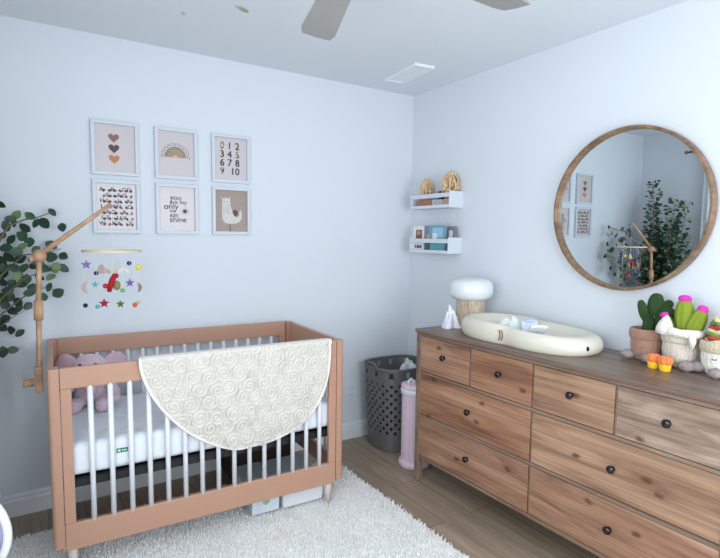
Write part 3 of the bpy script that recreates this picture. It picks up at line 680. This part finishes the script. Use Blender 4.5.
# golden woven ornaments
gold = mat('golden_rattan', (222, 192, 146), .5, noise_amt=.2, nscale=30)
def ornament(loc, r, h, seed, label, petals):
    o = empty('rattan_ornament', loc, 0, label, 'ornament', 'golden ornaments on the upper ledge')
    g = MB(); q = random.Random(seed)
    for k in range(10):
        ax = Vector((q.uniform(-1, 1), q.uniform(-1, 1), q.uniform(-.5, .5))).normalized(); a = ax.cross(Vector((0, 0, 1))).normalized(); b_ = ax.cross(a)
        g.tube([(r*(a*math.cos(t)+b_*math.sin(t)).x, r*(a*math.cos(t)+b_*math.sin(t)).y, h/2+(h/2)*(a*math.cos(t)+b_*math.sin(t)).z) for t in [2*PI*i/28 for i in range(28)]], .0042, 6, closed=True)
    g.build('woven_strands', gold, o, smooth=True)
    g = MB()
    for k in range(petals):
        a = 2*PI*k/petals; e = q.uniform(-.6, 1.3); d = Vector((math.cos(a)*math.cos(e), math.sin(a)*math.cos(e), math.sin(e)))
        c = Vector((0, 0, h/2))+Vector((d.x*r*.62, d.y*r*.62, d.z*h*.33)); g.ell((0, 0, 0), (.008, .017, .028), 10, 8, M=Matrix.Translation(c) @ d.to_track_quat('Z', 'Y').to_matrix().to_4x4())
    g.build('petals', mat('pale_gold_petal', (222, 192, 150), .55), o, smooth=True)
ornament((-.070, -.262, 1.790), .044, .160, 2, 'golden woven ornament with an oval body, left end of the upper ledge', 20)
ornament((-.060, -.505, 1.788), .058, .185, 4, 'golden flower-like ornament, larger and right of the oval one on the upper ledge', 30)

# ------------------------------------------------------------------ pictures on the back wall
FX, FZ, FW, FH, GX, GZ = -2.2462, 2.1448, .2466, .2971, .0873, .0263
frm = mat('white_picture_frame', (208, 213, 220), .4, noise_amt=.01)
ink = mat('print_ink', (88, 76, 76), .8); rose = mat('print_rose', (150, 108, 104), .8); plum = mat('print_plum', (104, 80, 78), .8); rust = mat('print_rust', (196, 132, 98), .8)
ochre = mat('print_ochre', (176, 152, 122), .8); greyp = mat('print_grey', (128, 126, 132), .8); peach = mat('print_peach', (212, 176, 150), .8)
pink_paper = mat('blush_paper', (204, 194, 194), .35, noise_amt=.01, coat=.4); brownp = mat('brown_paper', (158, 136, 124), .35, noise_amt=.06, coat=.4); matp = mat('mount_board', (222, 226, 232), .7, noise_amt=.01)
catw = mat('print_white_fur', (214, 208, 204), .8, noise_amt=.1)
def heart(cx, cz, s):
    return [(cx+s*16*math.sin(t)**3/17, cz+s*(13*math.cos(t)-5*math.cos(2*t)-2*math.cos(3*t)-math.cos(4*t))/17) for t in [2*PI*i/40 for i in range(40)]]
def picture(i, label, paper, art, mats, bw=.020, inset=0):
    cx = FX+(i % 3)*(FW+GX)+FW/2; cz = FZ-(i//3)*(FH+GZ)-FH/2
    o = empty('picture_frame', (cx, 0, cz), 0, label, 'picture', 'six framed prints above the crib')
    g = MB(); a, b_ = FW/2, FH/2
    g.box(-a, a, -.022, 0, b_-bw, b_); g.box(-a, a, -.022, 0, -b_, -b_+bw); g.box(-a, -a+bw, -.022, 0, -b_+bw, b_-bw); g.box(a-bw, a, -.022, 0, -b_+bw, b_-bw)
    g.build('frame', frm, o, bevel=.0015)
    M = T(0, -.008, 0, rx=PI/2)     # local XY of the print -> XZ facing the room
    MB().box(-a+bw, a-bw, -.008, -.001, -b_+bw, b_-bw).build('print', paper, o)
    g = MB(); art(g, M); g.build('artwork', mats, o)
def art_hearts(g, M):
    for k, z in enumerate((.058, .0, -.058)): g.prism(heart(-.006, z, .030), 0, .0008, k, M)
def art_rainbow(g, M):
    def arc(r0, r1, mi, cx=-.005, cz=-.02):
        n_ = 28
        for k in range(n_):
            a, b_ = PI*k/n_, PI*(k+1)/n_
            g.prism([(cx+r0*math.cos(a), cz+r0*math.sin(a)), (cx+r1*math.cos(a), cz+r1*math.sin(a)), (cx+r1*math.cos(b_), cz+r1*math.sin(b_)), (cx+r0*math.cos(b_), cz+r0*math.sin(b_))], 0, .0008, mi, M)
    arc(.057, .061, 0); arc(.051, .056, 1); arc(.046, .0495, 0); arc(.014, .044, 1); arc(.028, .031, 2); arc(.0, .012, 3)
    for k in range(19):
        a = PI*k/18
        for r_ in (.072, .081): g.prism([(-.005+r_*math.cos(a)+.0032*math.cos(t), -.02+r_*math.sin(a)+.0042*math.sin(t)) for t in [2*PI*j/6 for j in range(6)]], 0, .0008, 0 if (k+int(r_*1000)) % 2 else 1, M)
def art_numbers(g, M):
    rows = ['0 1 2', '3 4 5', '6 7 8', '9 10']; cm_ = {'0': 1, '4': 2, '5': 3, '9': 1}
    for j, rw in enumerate(rows):
        for i, t in enumerate(rw.split()):
            x = (-.056, -.008, .042)[i] if not (j == 3 and i == 1) else .026
            for off in ((0, 0), (.0012, 0), (0, .0012)): g.text(t, .060, cm_.get(t, 0), M @ T(x+off[0], .078-.052*j+off[1], .0006))
def art_alpha(g, M):
    q = random.Random(4); al = 'ABCDEFGHIJKLMNOPQRSTUVWXYZ'; k = 0
    for j in range(7):
        for i in range(6):
            x = -.072+.0285*i+q.uniform(-.002, .002); y = .095-.0315*j
            if k < 26 and (j*6+i)*26//42 >= k: [g.text(al[k], .031, 0, M @ T(x-.004+o_, y, .0006)) for o_ in (0, .0012)]; k += 1
            mi = q.choice((0, 1, 2, 0)); e = [(x+.009+.0085*math.cos(t)*(1+.4*math.sin(2*t+i)), y-.005+.0082*math.sin(t)*(1+.3*math.cos(3*t+j))) for t in [2*PI*m_/10 for m_ in range(10)]]
            g.prism(e, 0, .0008, mi, M)
def art_quote(g, M):
    for t, s, x, y in (('you', .046, -.008, .066), ('are my', .036, .006, .040), ('only', .050, -.036, .014), ('my', .030, -.026, -.012), ('sun', .036, -.020, -.036), ('shine', .048, .004, -.064)):
        for ox in (0, .0012): g.text(t, s, 0, M @ T(x+ox, y, .0006))
    g.prism([(.045+.013*math.cos(t), -.012+.013*math.sin(t)) for t in [2*PI*j/20 for j in range(20)]], 0, .0008, 1, M)
    for k in range(12):
        a = 2*PI*k/12; c, s = math.cos(a), math.sin(a); g.prism([(.045+.017*c-.0008*s, -.012+.017*s+.0008*c), (.045+.026*c-.0008*s, -.012+.026*s+.0008*c), (.045+.026*c+.0008*s, -.012+.026*s-.0008*c), (.045+.017*c+.0008*s, -.012+.017*s-.0008*c)], 0, .0008, 0, M)
def art_animal(g, M):
    pts = [(-.070, .088), (-.058, .076), (-.038, .084), (-.018, .076), (-.006, .090), (-.008, .062), (-.004, .030), (.006, -.004), (.020, -.030), (.040, -.040), (.054, -.028), (.058, .0), (.064, .012), (.074, -.010), (.074, -.040), (.060, -.066), (.030, -.078), (-.010, -.082), (-.045, -.076), (-.062, -.052), (-.066, -.010), (-.064, .040), (-.060, .066)]
    pts = [(x*.93, y) for x, y in pts]
    # ear-clipped by a bmesh fill
    bm = bmesh.new(); vs = [bm.verts.new((x, y, 0.0008)) for x, y in pts]; es = [bm.edges.new((vs[i], vs[(i+1) % len(vs)])) for i in range(len(vs))]
    bmesh.ops.triangle_fill(bm, edges=es, use_beauty=True); bm.verts.index_update()
    g.add([tuple(v.co) for v in bm.verts], [tuple(v.index for v in f.verts) for f in bm.faces], 0, M); bm.free()
    g.prism([(.026+.016*math.cos(t), -.012+.022*math.sin(t)) for t in [2*PI*j/14 for j in range(14)]], 0, .0007, 1, M)
    for x in (-.045, -.026): g.prism([(x+.004*math.cos(t), .058+.003*math.sin(t)) for t in [2*PI*j/10 for j in range(10)]], .0008, .0014, 1, M)
    for x in (-.05, -.035, -.02): g.box(x, x+.0015, -.02, .045, .0008, .0012, 2, M)
    g.box(-.012, -.006, -.13, -.082, 0, .0007, 1, M)
picture(0, 'white framed print of three stacked hearts, top left of the six', pink_paper, art_hearts, [rose, plum, rust])
picture(1, 'white framed print of a boho rainbow with dots, top middle', pink_paper, art_rainbow, [ink, ochre, peach, peach])
picture(2, 'white framed print of the numbers zero to ten, top right', pink_paper, art_numbers, [ink, peach, plum, ochre])
picture(3, 'white framed alphabet print with tiny animal drawings, bottom left behind the mobile arm', pink_paper, art_alpha, [ink, rose, plum])
picture(4, 'white framed hand-lettered quote print with a round grey sun, bottom middle', pink_paper, art_quote, [greyp, plum])
picture(5, 'white framed brown print of a pale seated animal with curled tail, bottom right', brownp, art_animal, [catw, plum, greyp])

# ------------------------------------------------------------------ laundry basket
bk = empty('laundry_basket', (-.280, -.245, 0), 0, 'grey plastic lattice laundry basket, open at the top, in the room corner', 'laundry basket')
gp = mat('grey_plastic', (104, 101, 102), .45, noise_amt=.04)
def bk_pt(u, z):
    th = 2*PI*u; t = z/.63; a, b_ = .198+.040*t, .172+.030*t; c, s = math.cos(th), math.sin(th); n_ = 3.2
    r = (abs(c/a)**n_+abs(s/b_)**n_)**(-1/n_); return Vector((r*c, r*s, z))
g = MB(); NU, NV = 48, 12; z0, z1 = .13, .50
def cell(u0, u1, za, zb, hole):
    c4 = [bk_pt(u0, za), bk_pt(u1, za), bk_pt(u1, zb), bk_pt(u0, zb)]
    if not hole: g.add(c4, [(0, 1, 2, 3)]); return
    mids = [bk_pt((u0+u1)/2, za), bk_pt(u1, (za+zb)/2), bk_pt((u0+u1)/2, zb), bk_pt(u0, (za+zb)/2)]
    outer = [c4[0], mids[0], c4[1], mids[1], c4[2], mids[2], c4[3], mids[3]]; cc = sum(c4, Vector())/4; inner = []
    for k in range(8):
        inner.append(cc+(outer[k]-cc)*((.50 if k % 2 == 0 else .84)))
    g.add(outer+inner, [(k, (k+1) % 8, 8+(k+1) % 8, 8+k) for k in range(8)])
for j in range(NV):
    for i in range(NU):
        za, zb = z0+(z1-z0)*j/NV, z0+(z1-z0)*(j+1)/NV
        sh = .5/NU if j % 2 else 0
        cell((i)/NU, (i+1)/NU, za, zb, (i+j) % 2 == 0)
for za, zb in ((0.002, .03), (.03, .08), (.08, .13), (.50, .54), (.54, .58), (.58, .60)):
    for i in range(NU):
        if za == .54 and i % 4 == 1: continue     # carrying handle slots
        g.add([bk_pt(i/NU, za), bk_pt((i+1)/NU, za), bk_pt((i+1)/NU, zb), bk_pt(i/NU, zb)], [(0, 1, 2, 3)])
g.add([bk_pt(i/NU, .002) for i in range(NU)], [tuple(range(NU-1, -1, -1))])
bmo = g.build('basket_body', gp, bk)
bmt = bmesh.new(); bmt.from_mesh(bmo.data); bmesh.ops.remove_doubles(bmt, verts=bmt.verts, dist=.0004); bmt.to_mesh(bmo.data); bmt.free()
s_m = bmo.modifiers.new('solid', 'SOLIDIFY'); s_m.thickness = .004
MB().tube([bk_pt(i/NU, .60) for i in range(NU)], .009, 8, closed=True).build('rim', gp, bk, smooth=True)
for sx in (-1, 1):
    g = MB(); g.tube([(sx*.232, -.06, .60), (sx*.240, -.045, .625), (sx*.242, 0, .632), (sx*.240, .045, .625), (sx*.232, .06, .60)], .009, 10); g.build('handle', gp, bk, smooth=True)
crumple('laundry', (-.20, -.27, .47), .3, .13, .11, .16, mat('pale_laundry', (206, 214, 216), .9), 'pale crumpled laundry inside the grey basket', 'laundry', 5, 5)

# pink diaper pail
pk = mat('pale_pink_steel', (226, 200, 214), .35, noise_amt=.01); pl = empty('diaper_pail', (-.411, -.604, 0), 0, 'tall pale pink diaper pail standing between basket and dresser', 'diaper pail')
def pf(u, v):
    a = 2*PI*u; r = .088*(1+.012*math.cos(a*26)); return (r*math.cos(a), r*math.sin(a), .05+.44*v)
MB().grid(pf, 208, 2, wrap=True).build('fluted_body', pk, pl, smooth=True)
MB().lathe([(.096, 0), (.104, .004), (.104, .03), (.094, .045), (.086, .052)], 48).build('base_ring', pk, pl, smooth=True)
MB().lathe([(.087, .488), (.0985, .492), (.0985, .522), (.093, .530)], 48).build('collar', mat('white_gloss', (228, 230, 238), .2), pl, smooth=True)
MB().lathe([(.093, .528), (.096, .534), (.094, .552), (.07, .560), (.02, .562)], 48).build('lid', pk, pl, smooth=True)
MB().tube([(-.072, -.016, .552), (-.072, -.016, .588), (-.058, -.024, .602), (-.044, -.032, .588), (-.044, -.032, .555)], .007, 8).build('lid_latch', MATS['white_gloss'], pl, smooth=True)

# ------------------------------------------------------------------ mobile arm and baby mobile
beech = wood('beech', [(190, 146, 112), (208, 168, 134)], (6, 6, 1.0), 21, .5, knots=False)
ax, ay = -2.5435, -.4937
arm = empty('mobile_arm', (ax, ay, .9), 0, 'beech wood mobile holder clamped to the left end of the crib', 'mobile arm')
MB().tube([(.006, 0, -.05), (.012, .01, .235)], .0115, 14).build('lower_pole', beech, arm, smooth=True)
MB().tube([(.0115, .01, .225), (.0145, .012, .315)], .0195, 16).build('collar', beech, arm, smooth=True)
MB().tube([(.014, .012, .30), (.0235, .0185, .49)], .0115, 14).build('upper_pole', beech, arm, smooth=True)
MB().ell((.0245, .020, .516), .030, 24, 16).build('ball_joint', beech, arm, smooth=True)
tip = Vector((-2.2116+2.5435, -.4578+.4937, 1.6635-.9)); bs = Vector((.030, .020, .525))
MB().tube([bs, tip], [.0115, .0095], 14).build('boom', beech, arm, smooth=True)
MB().tube([bs+Vector((-.03, -.012, -.02)), bs+Vector((-.045, -.02, -.025))], .012, 12).build('joint_knob', beech, arm, smooth=True)
MB().box(-.014, .018, -.022, .022, -.105, .012).build('clamp_block', beech, arm, bevel=.006)
MB().tube([(-.018, 0, -.058), (-.060, 0, -.058)], .019, 16).build('clamp_knob', beech, arm, smooth=True)

mob = empty('baby_mobile', (-2.2116, -.4578, 1.6635), 0, 'felt baby mobile with hoop, stars and moons hanging over the crib', 'baby mobile')
strm = mat('white_thread', (226, 228, 230), .8); hoop = mat('hoop_beech', (218, 200, 172), .5)
HZ = -.2265; HR = .132
MB().tube([(0, 0, -.004), (0, 0, HZ+.085)], .0012, 5).build('thread', strm, mob)
g = MB()
for k in range(3): a = 2*PI*k/3+.4; g.tube([(0, 0, HZ+.085), (HR*math.cos(a), HR*math.sin(a), HZ)], .0008, 4)
g.build('thread', strm, mob)
MB().lathe([(HR-.003, HZ-.005), (HR+.003, HZ-.005), (HR+.003, HZ+.005), (HR-.003, HZ+.005), (HR-.003, HZ-.005)], 64, caps=False).build('hoop', hoop, mob, smooth=False)
def star(r1, r2=.45, n_=5): return [((r1 if k % 2 == 0 else r1*r2)*math.sin(PI*k/n_), (r1 if k % 2 == 0 else r1*r2)*math.cos(PI*k/n_)) for k in range(2*n_)]
def felt(n_, c): return mat('felt_'+n_, c, .95, noise_amt=.12, nscale=80, bump=.5)
# charms: offset in x from hoop centre, height, kind, colour
FACE = math.atan2(-.54, .85)  # charms face the camera-ish side
lay = [('star', -.115, .018, -.292, felt('purple', (126, 96, 168)), .020), ('ball', -.078, -.03, -.331, felt('midnight', (42, 46, 78)), .0105), ('whale', -.044, .03, -.318, felt('taupe', (186, 166, 156)), .028),
       ('rainbow', .044, -.03, -.325, felt('cream', (218, 206, 200)), .024), ('ball', .082, .05, -.290, felt('midnight', (42, 46, 78)), .0115), ('ball', .113, -.02, -.307, felt('yellow', (236, 220, 60)), .0135),
       ('moon', -.120, .0, -.400, felt('taupe', (186, 166, 156)), .030), ('star', -.075, .05, -.392, felt('teal', (90, 176, 170)), .015), ('ball', -.040, -.04, -.393, felt('red', (186, 40, 52)), .0125),
       ('ball', .034, -.05, -.416, felt('green', (110, 186, 110)), .011), ('star', .080, .03, -.388, felt('purple', (126, 96, 168)), .019), ('moon', .114, .0, -.410, felt('brown', (150, 116, 104)), .024),
       ('ball', -.124, .02, -.489, felt('midnight', (42, 46, 78)), .011), ('ball', -.078, -.05, -.489, felt('teal', (90, 176, 170)), .0105), ('star', -.038, .05, -.487, felt('crimson', (164, 34, 60)), .021),
       ('star', .036, .05, -.495, felt('forest', (70, 120, 56)), .018), ('ball', .088, -.05, -.490, felt('orange', (226, 96, 50)), .012), ('ball', .117, .03, -.490, felt('pear', (200, 206, 120)), .0095)]
g = MB()
for kind, x, y, z, m_, r in lay:
    g.tube([(x, y, HZ), (x, y, z+r*.6)], .0007, 4)
    M = T(x, y, z, rz=-.13) @ T(rx=PI/2)
    h_ = MB()
    if kind == 'ball': h_.ell((x, y, z), r, 14, 10); nm = 'felt_ball'
    elif kind == 'star': h_.prism(star(r*1.2), -.004, .004, M=M); nm = 'felt_star'
    elif kind == 'moon':
        s1 = 1 if x < 0 else -1
        pts = [(-s1*r*math.sin(t), r*math.cos(t)) for t in [PI*k/12 for k in range(13)]]+[(-s1*r*.34*math.sin(t), r*math.cos(t)) for t in [PI-PI*k/12 for k in range(1, 12)]]
        h_.prism([(a+s1*r*.3, b_) for a, b_ in pts], -.004, .004, M=M); nm = 'felt_moon'
    elif kind == 'whale':
        pts = [(-r, -r*.2), (-r*.5, r*.45), (0, r*.6), (r*.6, r*.1), (r*1.1, -r*.05), (r*1.25, -r*.5), (r*.8, -r*.35), (0, -r*.45), (-r*.7, -r*.4)]; h_.prism([(a, b_*1.6) for a, b_ in pts], -.004, .004, M=M); nm = 'felt_whale'
    else:
        pts = [(r*math.cos(t), r*math.sin(t)-.006) for t in [PI*k/12 for k in range(13)]]+[(r*.35*math.cos(t), r*.35*math.sin(t)-.006) for t in [PI-PI*k/8 for k in range(9)]]; h_.prism(pts, -.004, .004, M=M); nm = 'felt_rainbow'
    h_.build(nm, m_, mob, smooth=(kind == 'ball'))
g.tube([(0, 0, HZ+.085), (0, 0, -.30)], .0009, 4)
g.build('charm_threads', strm, mob)
# centre ring with red bird figure
MB().tube([(.002+.014*math.cos(t), 0, -.312+.024*math.sin(t)) for t in [2*PI*k/20 for k in range(20)]], .004, 8, closed=True).build('wooden_ring', hoop, mob, smooth=True)
MB().tube([(.006, 0, -.338), (-.004, -.006, -.365), (-.014, -.01, -.395), (-.022, -.01, -.425)], [.007, .0145, .014, .010], 12).ell((.012, -.004, -.348), .013).build('felt_bird', felt('scarlet', (176, 28, 44)), mob, smooth=True)
MB().ell((.016, .006, -.396), (.017, .013, .024), 14, 10).build('felt_bird_wing', felt('moss', (140, 140, 80)), mob, smooth=True)

# ------------------------------------------------------------------ eucalyptus plant in the corner
pt = empty('potted_eucalyptus', (-2.87, -.36, 0), 0, 'tall leafy green eucalyptus plant in the left corner behind the crib', 'plant')
MB().lathe([(.11, 0), (.12, .005), (.155, .27), (.165, .28), (.165, .30), (.150, .30), (.148, .27)], 40).build('plant_pot', mat('white_pot', (214, 212, 208), .5), pt, smooth=True)
MB().lathe([(.001, .262), (.148, .262), (.148, .255), (.001, .255)], 32).build('soil', mat('potting_soil', (58, 44, 36), 1, bump=1), pt)
LV = [(-2.665, -0.164, 1.658), (-2.627, -0.19, 1.586), (-2.603, -0.119, 1.609), (-2.612, -0.157, 1.573), (-2.545, -0.222, 1.603), (-2.519, -0.222, 1.569), (-2.481, -0.091, 1.572), (-2.444, -0.075, 1.63), (-2.567, -0.079, 1.545), (-2.402, -0.091, 1.553), (-2.629, -0.075, 1.486), (-2.551, -0.148, 1.475), (-2.584, -0.18, 1.451), (-2.524, -0.117, 1.436), (-2.460, -0.107, 1.397), (-2.403, -0.101, 1.401), (-2.455, -0.062, 1.458), (-2.641, -0.165, 1.401), (-2.595, -0.114, 1.389), (-2.437, -0.089, 1.343), (-2.404, -0.08, 1.337), (-2.661, -0.188, 1.349), (-2.579, -0.145, 1.345), (-2.54, -0.097, 1.351), (-2.663, -0.163, 1.323), (-2.515, -0.203, 1.301), (-2.446, -0.081, 1.333), (-2.461, -0.076, 1.291), (-2.651, -0.136, 1.233), (-2.545, -0.229, 1.25), (-2.563, -0.236, 1.226), (-2.473, -0.107, 1.241), (-2.434, -0.123, 1.209), (-2.504, -0.214, 1.201), (-2.611, -0.134, 1.173), (-2.569, -0.086, 1.145), (-2.665, -0.181, 1.167), (-2.612, -0.165, 1.142), (-2.669, -0.131, 1.091), (-2.647, -0.108, 1.029), (-2.644, -0.139, 0.932), (-2.684, -0.15, 0.928), (-2.606, -0.116, 1.303), (-2.665, -0.12, 1.504), (-2.65, -0.148, 1.445), (-2.62, -0.216, 1.35), (-2.669, -0.17, 1.377), (-2.633, -0.118, 1.264), (-2.591, -0.117, 1.262), (-2.673, -0.147, 1.198), (-2.645, -0.105, 1.197), (-2.639, -0.104, 1.126), (-2.682, -0.157, 1.055), (-2.61, -0.085, 1.007), (-2.673, -0.152, 1.278), (-2.569, -0.132, 1.288), (-2.494, -0.19, 1.345), (-2.609, -0.197, 1.427), (-2.519, -0.187, 1.376), (-2.645, -0.187, 1.552), (-2.581, -0.134, 1.504)]
P0 = Vector((-2.87, -.36, 0)); gl = MB(); gs = MB(); lr = random.Random(12)
def leaf(c, dirv, nrm, ln, wd, mi):
    d = dirv.normalized(); n_ = (nrm-d*nrm.dot(d)).normalized(); s = d.cross(n_)
    prof = [(0, 0), (.18, .62), (.42, 1), (.68, .88), (.88, .5), (1, 0)]; vs = []; fs = []
    for t, k in prof:
        b_ = c+d*(ln*t)-n_*(ln*.10*t*t); vs += [b_-s*wd*k*.5+n_*wd*.10*k, b_+n_*0, b_+s*wd*k*.5+n_*wd*.10*k]
    for j in range(5):
        for q in (0, 1): a = j*3+q; fs.append((a, a+1, a+4, a+3))
    gl.add(vs, fs, mi)
TOC = Vector((-.2, -1, .15))
for i, p in enumerate(LV):
    p = Vector(p)-P0
    d = Vector((lr.uniform(-1, 1), lr.uniform(-.4, .2), lr.uniform(-.9, .5))); n_ = (TOC+Vector((lr.uniform(-.7, .7), 0, lr.uniform(-.6, .6))))
    ln = lr.uniform(.050, .066)*(1.15 if i in (9, 14, 20) else 1)
    mi = 1 if i in (12, 19, 27, 42, 2) else (2 if i % 9 == 4 else 0)
    leaf(p-d.normalized()*ln*.5, d, n_, ln, ln*lr.uniform(.62, .85), mi)
# twigs through the hand-placed sprays
def spray(pts, r0=.004):
    pts = [Vector(p)-P0 for p in pts]; n_ = len(pts); gs.tube(pts, [r0*(1-.75*k/(n_-1)) for k in range(n_)], 6)
trunk_top = [(-2.87, -.36, .26), (-2.84, -.35, .8), (-2.78, -.33, 1.1)]
spray(trunk_top+[(-2.72, -.26, 1.38), (-2.64, -.2, 1.55), (-2.57, -.16, 1.585), (-2.51, -.12, 1.60), (-2.44, -.09, 1.63)], .009)
spray([(-2.78, -.33, 1.1), (-2.67, -.22, 1.32), (-2.58, -.16, 1.41), (-2.48, -.12, 1.42), (-2.41, -.1, 1.44)], .006)
spray([(-2.78, -.33, 1.1), (-2.66, -.2, 1.22), (-2.57, -.15, 1.30), (-2.47, -.11, 1.325), (-2.39, -.1, 1.33)], .005)
spray([(-2.80, -.34, 1.0), (-2.69, -.24, 1.12), (-2.59, -.18, 1.2), (-2.50, -.13, 1.24), (-2.43, -.1, 1.22)], .005)
spray([(-2.82, -.34, .85), (-2.71, -.22, .95), (-2.65, -.17, .95), (-2.60, -.15, .94)], .004)
spray([(-2.80, -.34, .95), (-2.71, -.22, 1.05), (-2.64, -.17, 1.1), (-2.58, -.14, 1.13)], .004)
# remaining crown
ends = [(-2.93, -.22, 2.10), (-2.88, -.62, 1.88), (-2.82, -.28, 1.86), (-2.93, -.45, 1.72), (-2.80, -.50, 1.62), (-2.98, -.60, 1.55), (-2.76, -.30, 1.50), (-2.98, -.25, 1.62), (-2.86, -.68, 1.45), (-2.78, -.20, 1.35), (-2.97, -.40, 1.4),
        (-2.76, -.56, 1.3), (-2.9, -.72, 1.2), (-2.74, -.42, 1.15), (-2.95, -.18, 1.25), (-2.84, -.5, 1.9), (-2.95, -.52, 1.3), (-2.86, -.32, 1.45)]
def crown(xmin=-3.04, xmax=-2.685):
    for e in ends:
        e = Vector(e); b0 = Vector((-2.87, -.36, .27))+Vector((lr.uniform(-.04, .04), lr.uniform(-.04, .04), 0)); mid = (b0+e)/2+Vector(((b0.x-e.x)*.25, (b0.y-e.y)*.25, .05))
        pts = [];
        for k in range(15):
            t = k/14; p = b0*(1-t)**2+mid*2*t*(1-t)+e*t*t; pts.append(p)
        gs.tube([p-P0 for p in pts], [.0065*(1-.8*k/14) for k in range(15)], 6)
        L_ = (e-b0).length; nn = int(L_*95)
        for k in range(nn):
            t = .36+.64*k/nn; p = b0*(1-t)**2+mid*2*t*(1-t)+e*t*t
            tang = (2*(1-t)*(mid-b0)+2*t*(e-mid)).normalized(); a = k*2.4+lr.uniform(-.5, .5)
            s1 = tang.cross(Vector((0, 1, .2))).normalized(); s2 = tang.cross(s1); o_ = s1*math.cos(a)+s2*math.sin(a)
            st = lr.uniform(.012, .05); base = p+o_*st; d = (o_+tang*.5+Vector((0, 0, lr.uniform(-.6, .2)))).normalized(); ln = lr.uniform(.050, .070)*(1-.25*t)
            tip_ = base+d*ln
            if not (xmin < tip_.x < xmax and -.62 < tip_.y < -.05): continue
            gs.tube([p-P0, base-P0], .0012, 4)
            leaf(base-P0, d, Vector((lr.uniform(-1, 1), lr.uniform(-1, 0), lr.uniform(0, 1))), ln, ln*lr.uniform(.6, .85), lr.choice((0, 0, 0, 1, 2)))
crown()
def leafmat(n_, c):
    m = mat(n_, c, .45, noise_amt=.25, nscale=12); return m
gl.build('foliage', [leafmat('leaf_deep_green', (46, 72, 54)), leafmat('leaf_fresh_green', (112, 142, 92)), leafmat('leaf_mid_green', (62, 92, 60))], pt, smooth=True)
gs.build('stems', mat('stem_brown_green', (104, 96, 70), .7), pt, smooth=True)

# ------------------------------------------------------------------ white round seat rim at the left edge
sw_ = empty('baby_swing', (-2.787, -1.22, 0), -.5, 'white round-rimmed baby swing seat cut off at the bottom left edge', 'baby swing')
rimm_ = mat('white_swing_shell', (232, 230, 226), .3, noise_amt=.01)
RT = .150
MB().tube([(RT*math.cos(t), 0, .555+RT*math.sin(t)) for t in [2*PI*k/56 for k in range(56)]], .013, 12, closed=True).build('seat_rim', rimm_, sw_, smooth=True)
MB().ell((0, .03, .555), (.138, .05, .138), 32, 18).build('seat_cushion', mat('lilac_cushion', (186, 184, 214), .9, noise_amt=.08), sw_, smooth=True)
MB().tube([(0, .03, .41), (0, .05, .25), (0, .03, .06)], [.02, .024, .03], 14).build('stand', rimm_, sw_, smooth=True)
MB().lathe([(.15, .034), (.155, .044), (.14, .062), (.04, .075)], 40).build('base', rimm_, sw_, smooth=True)
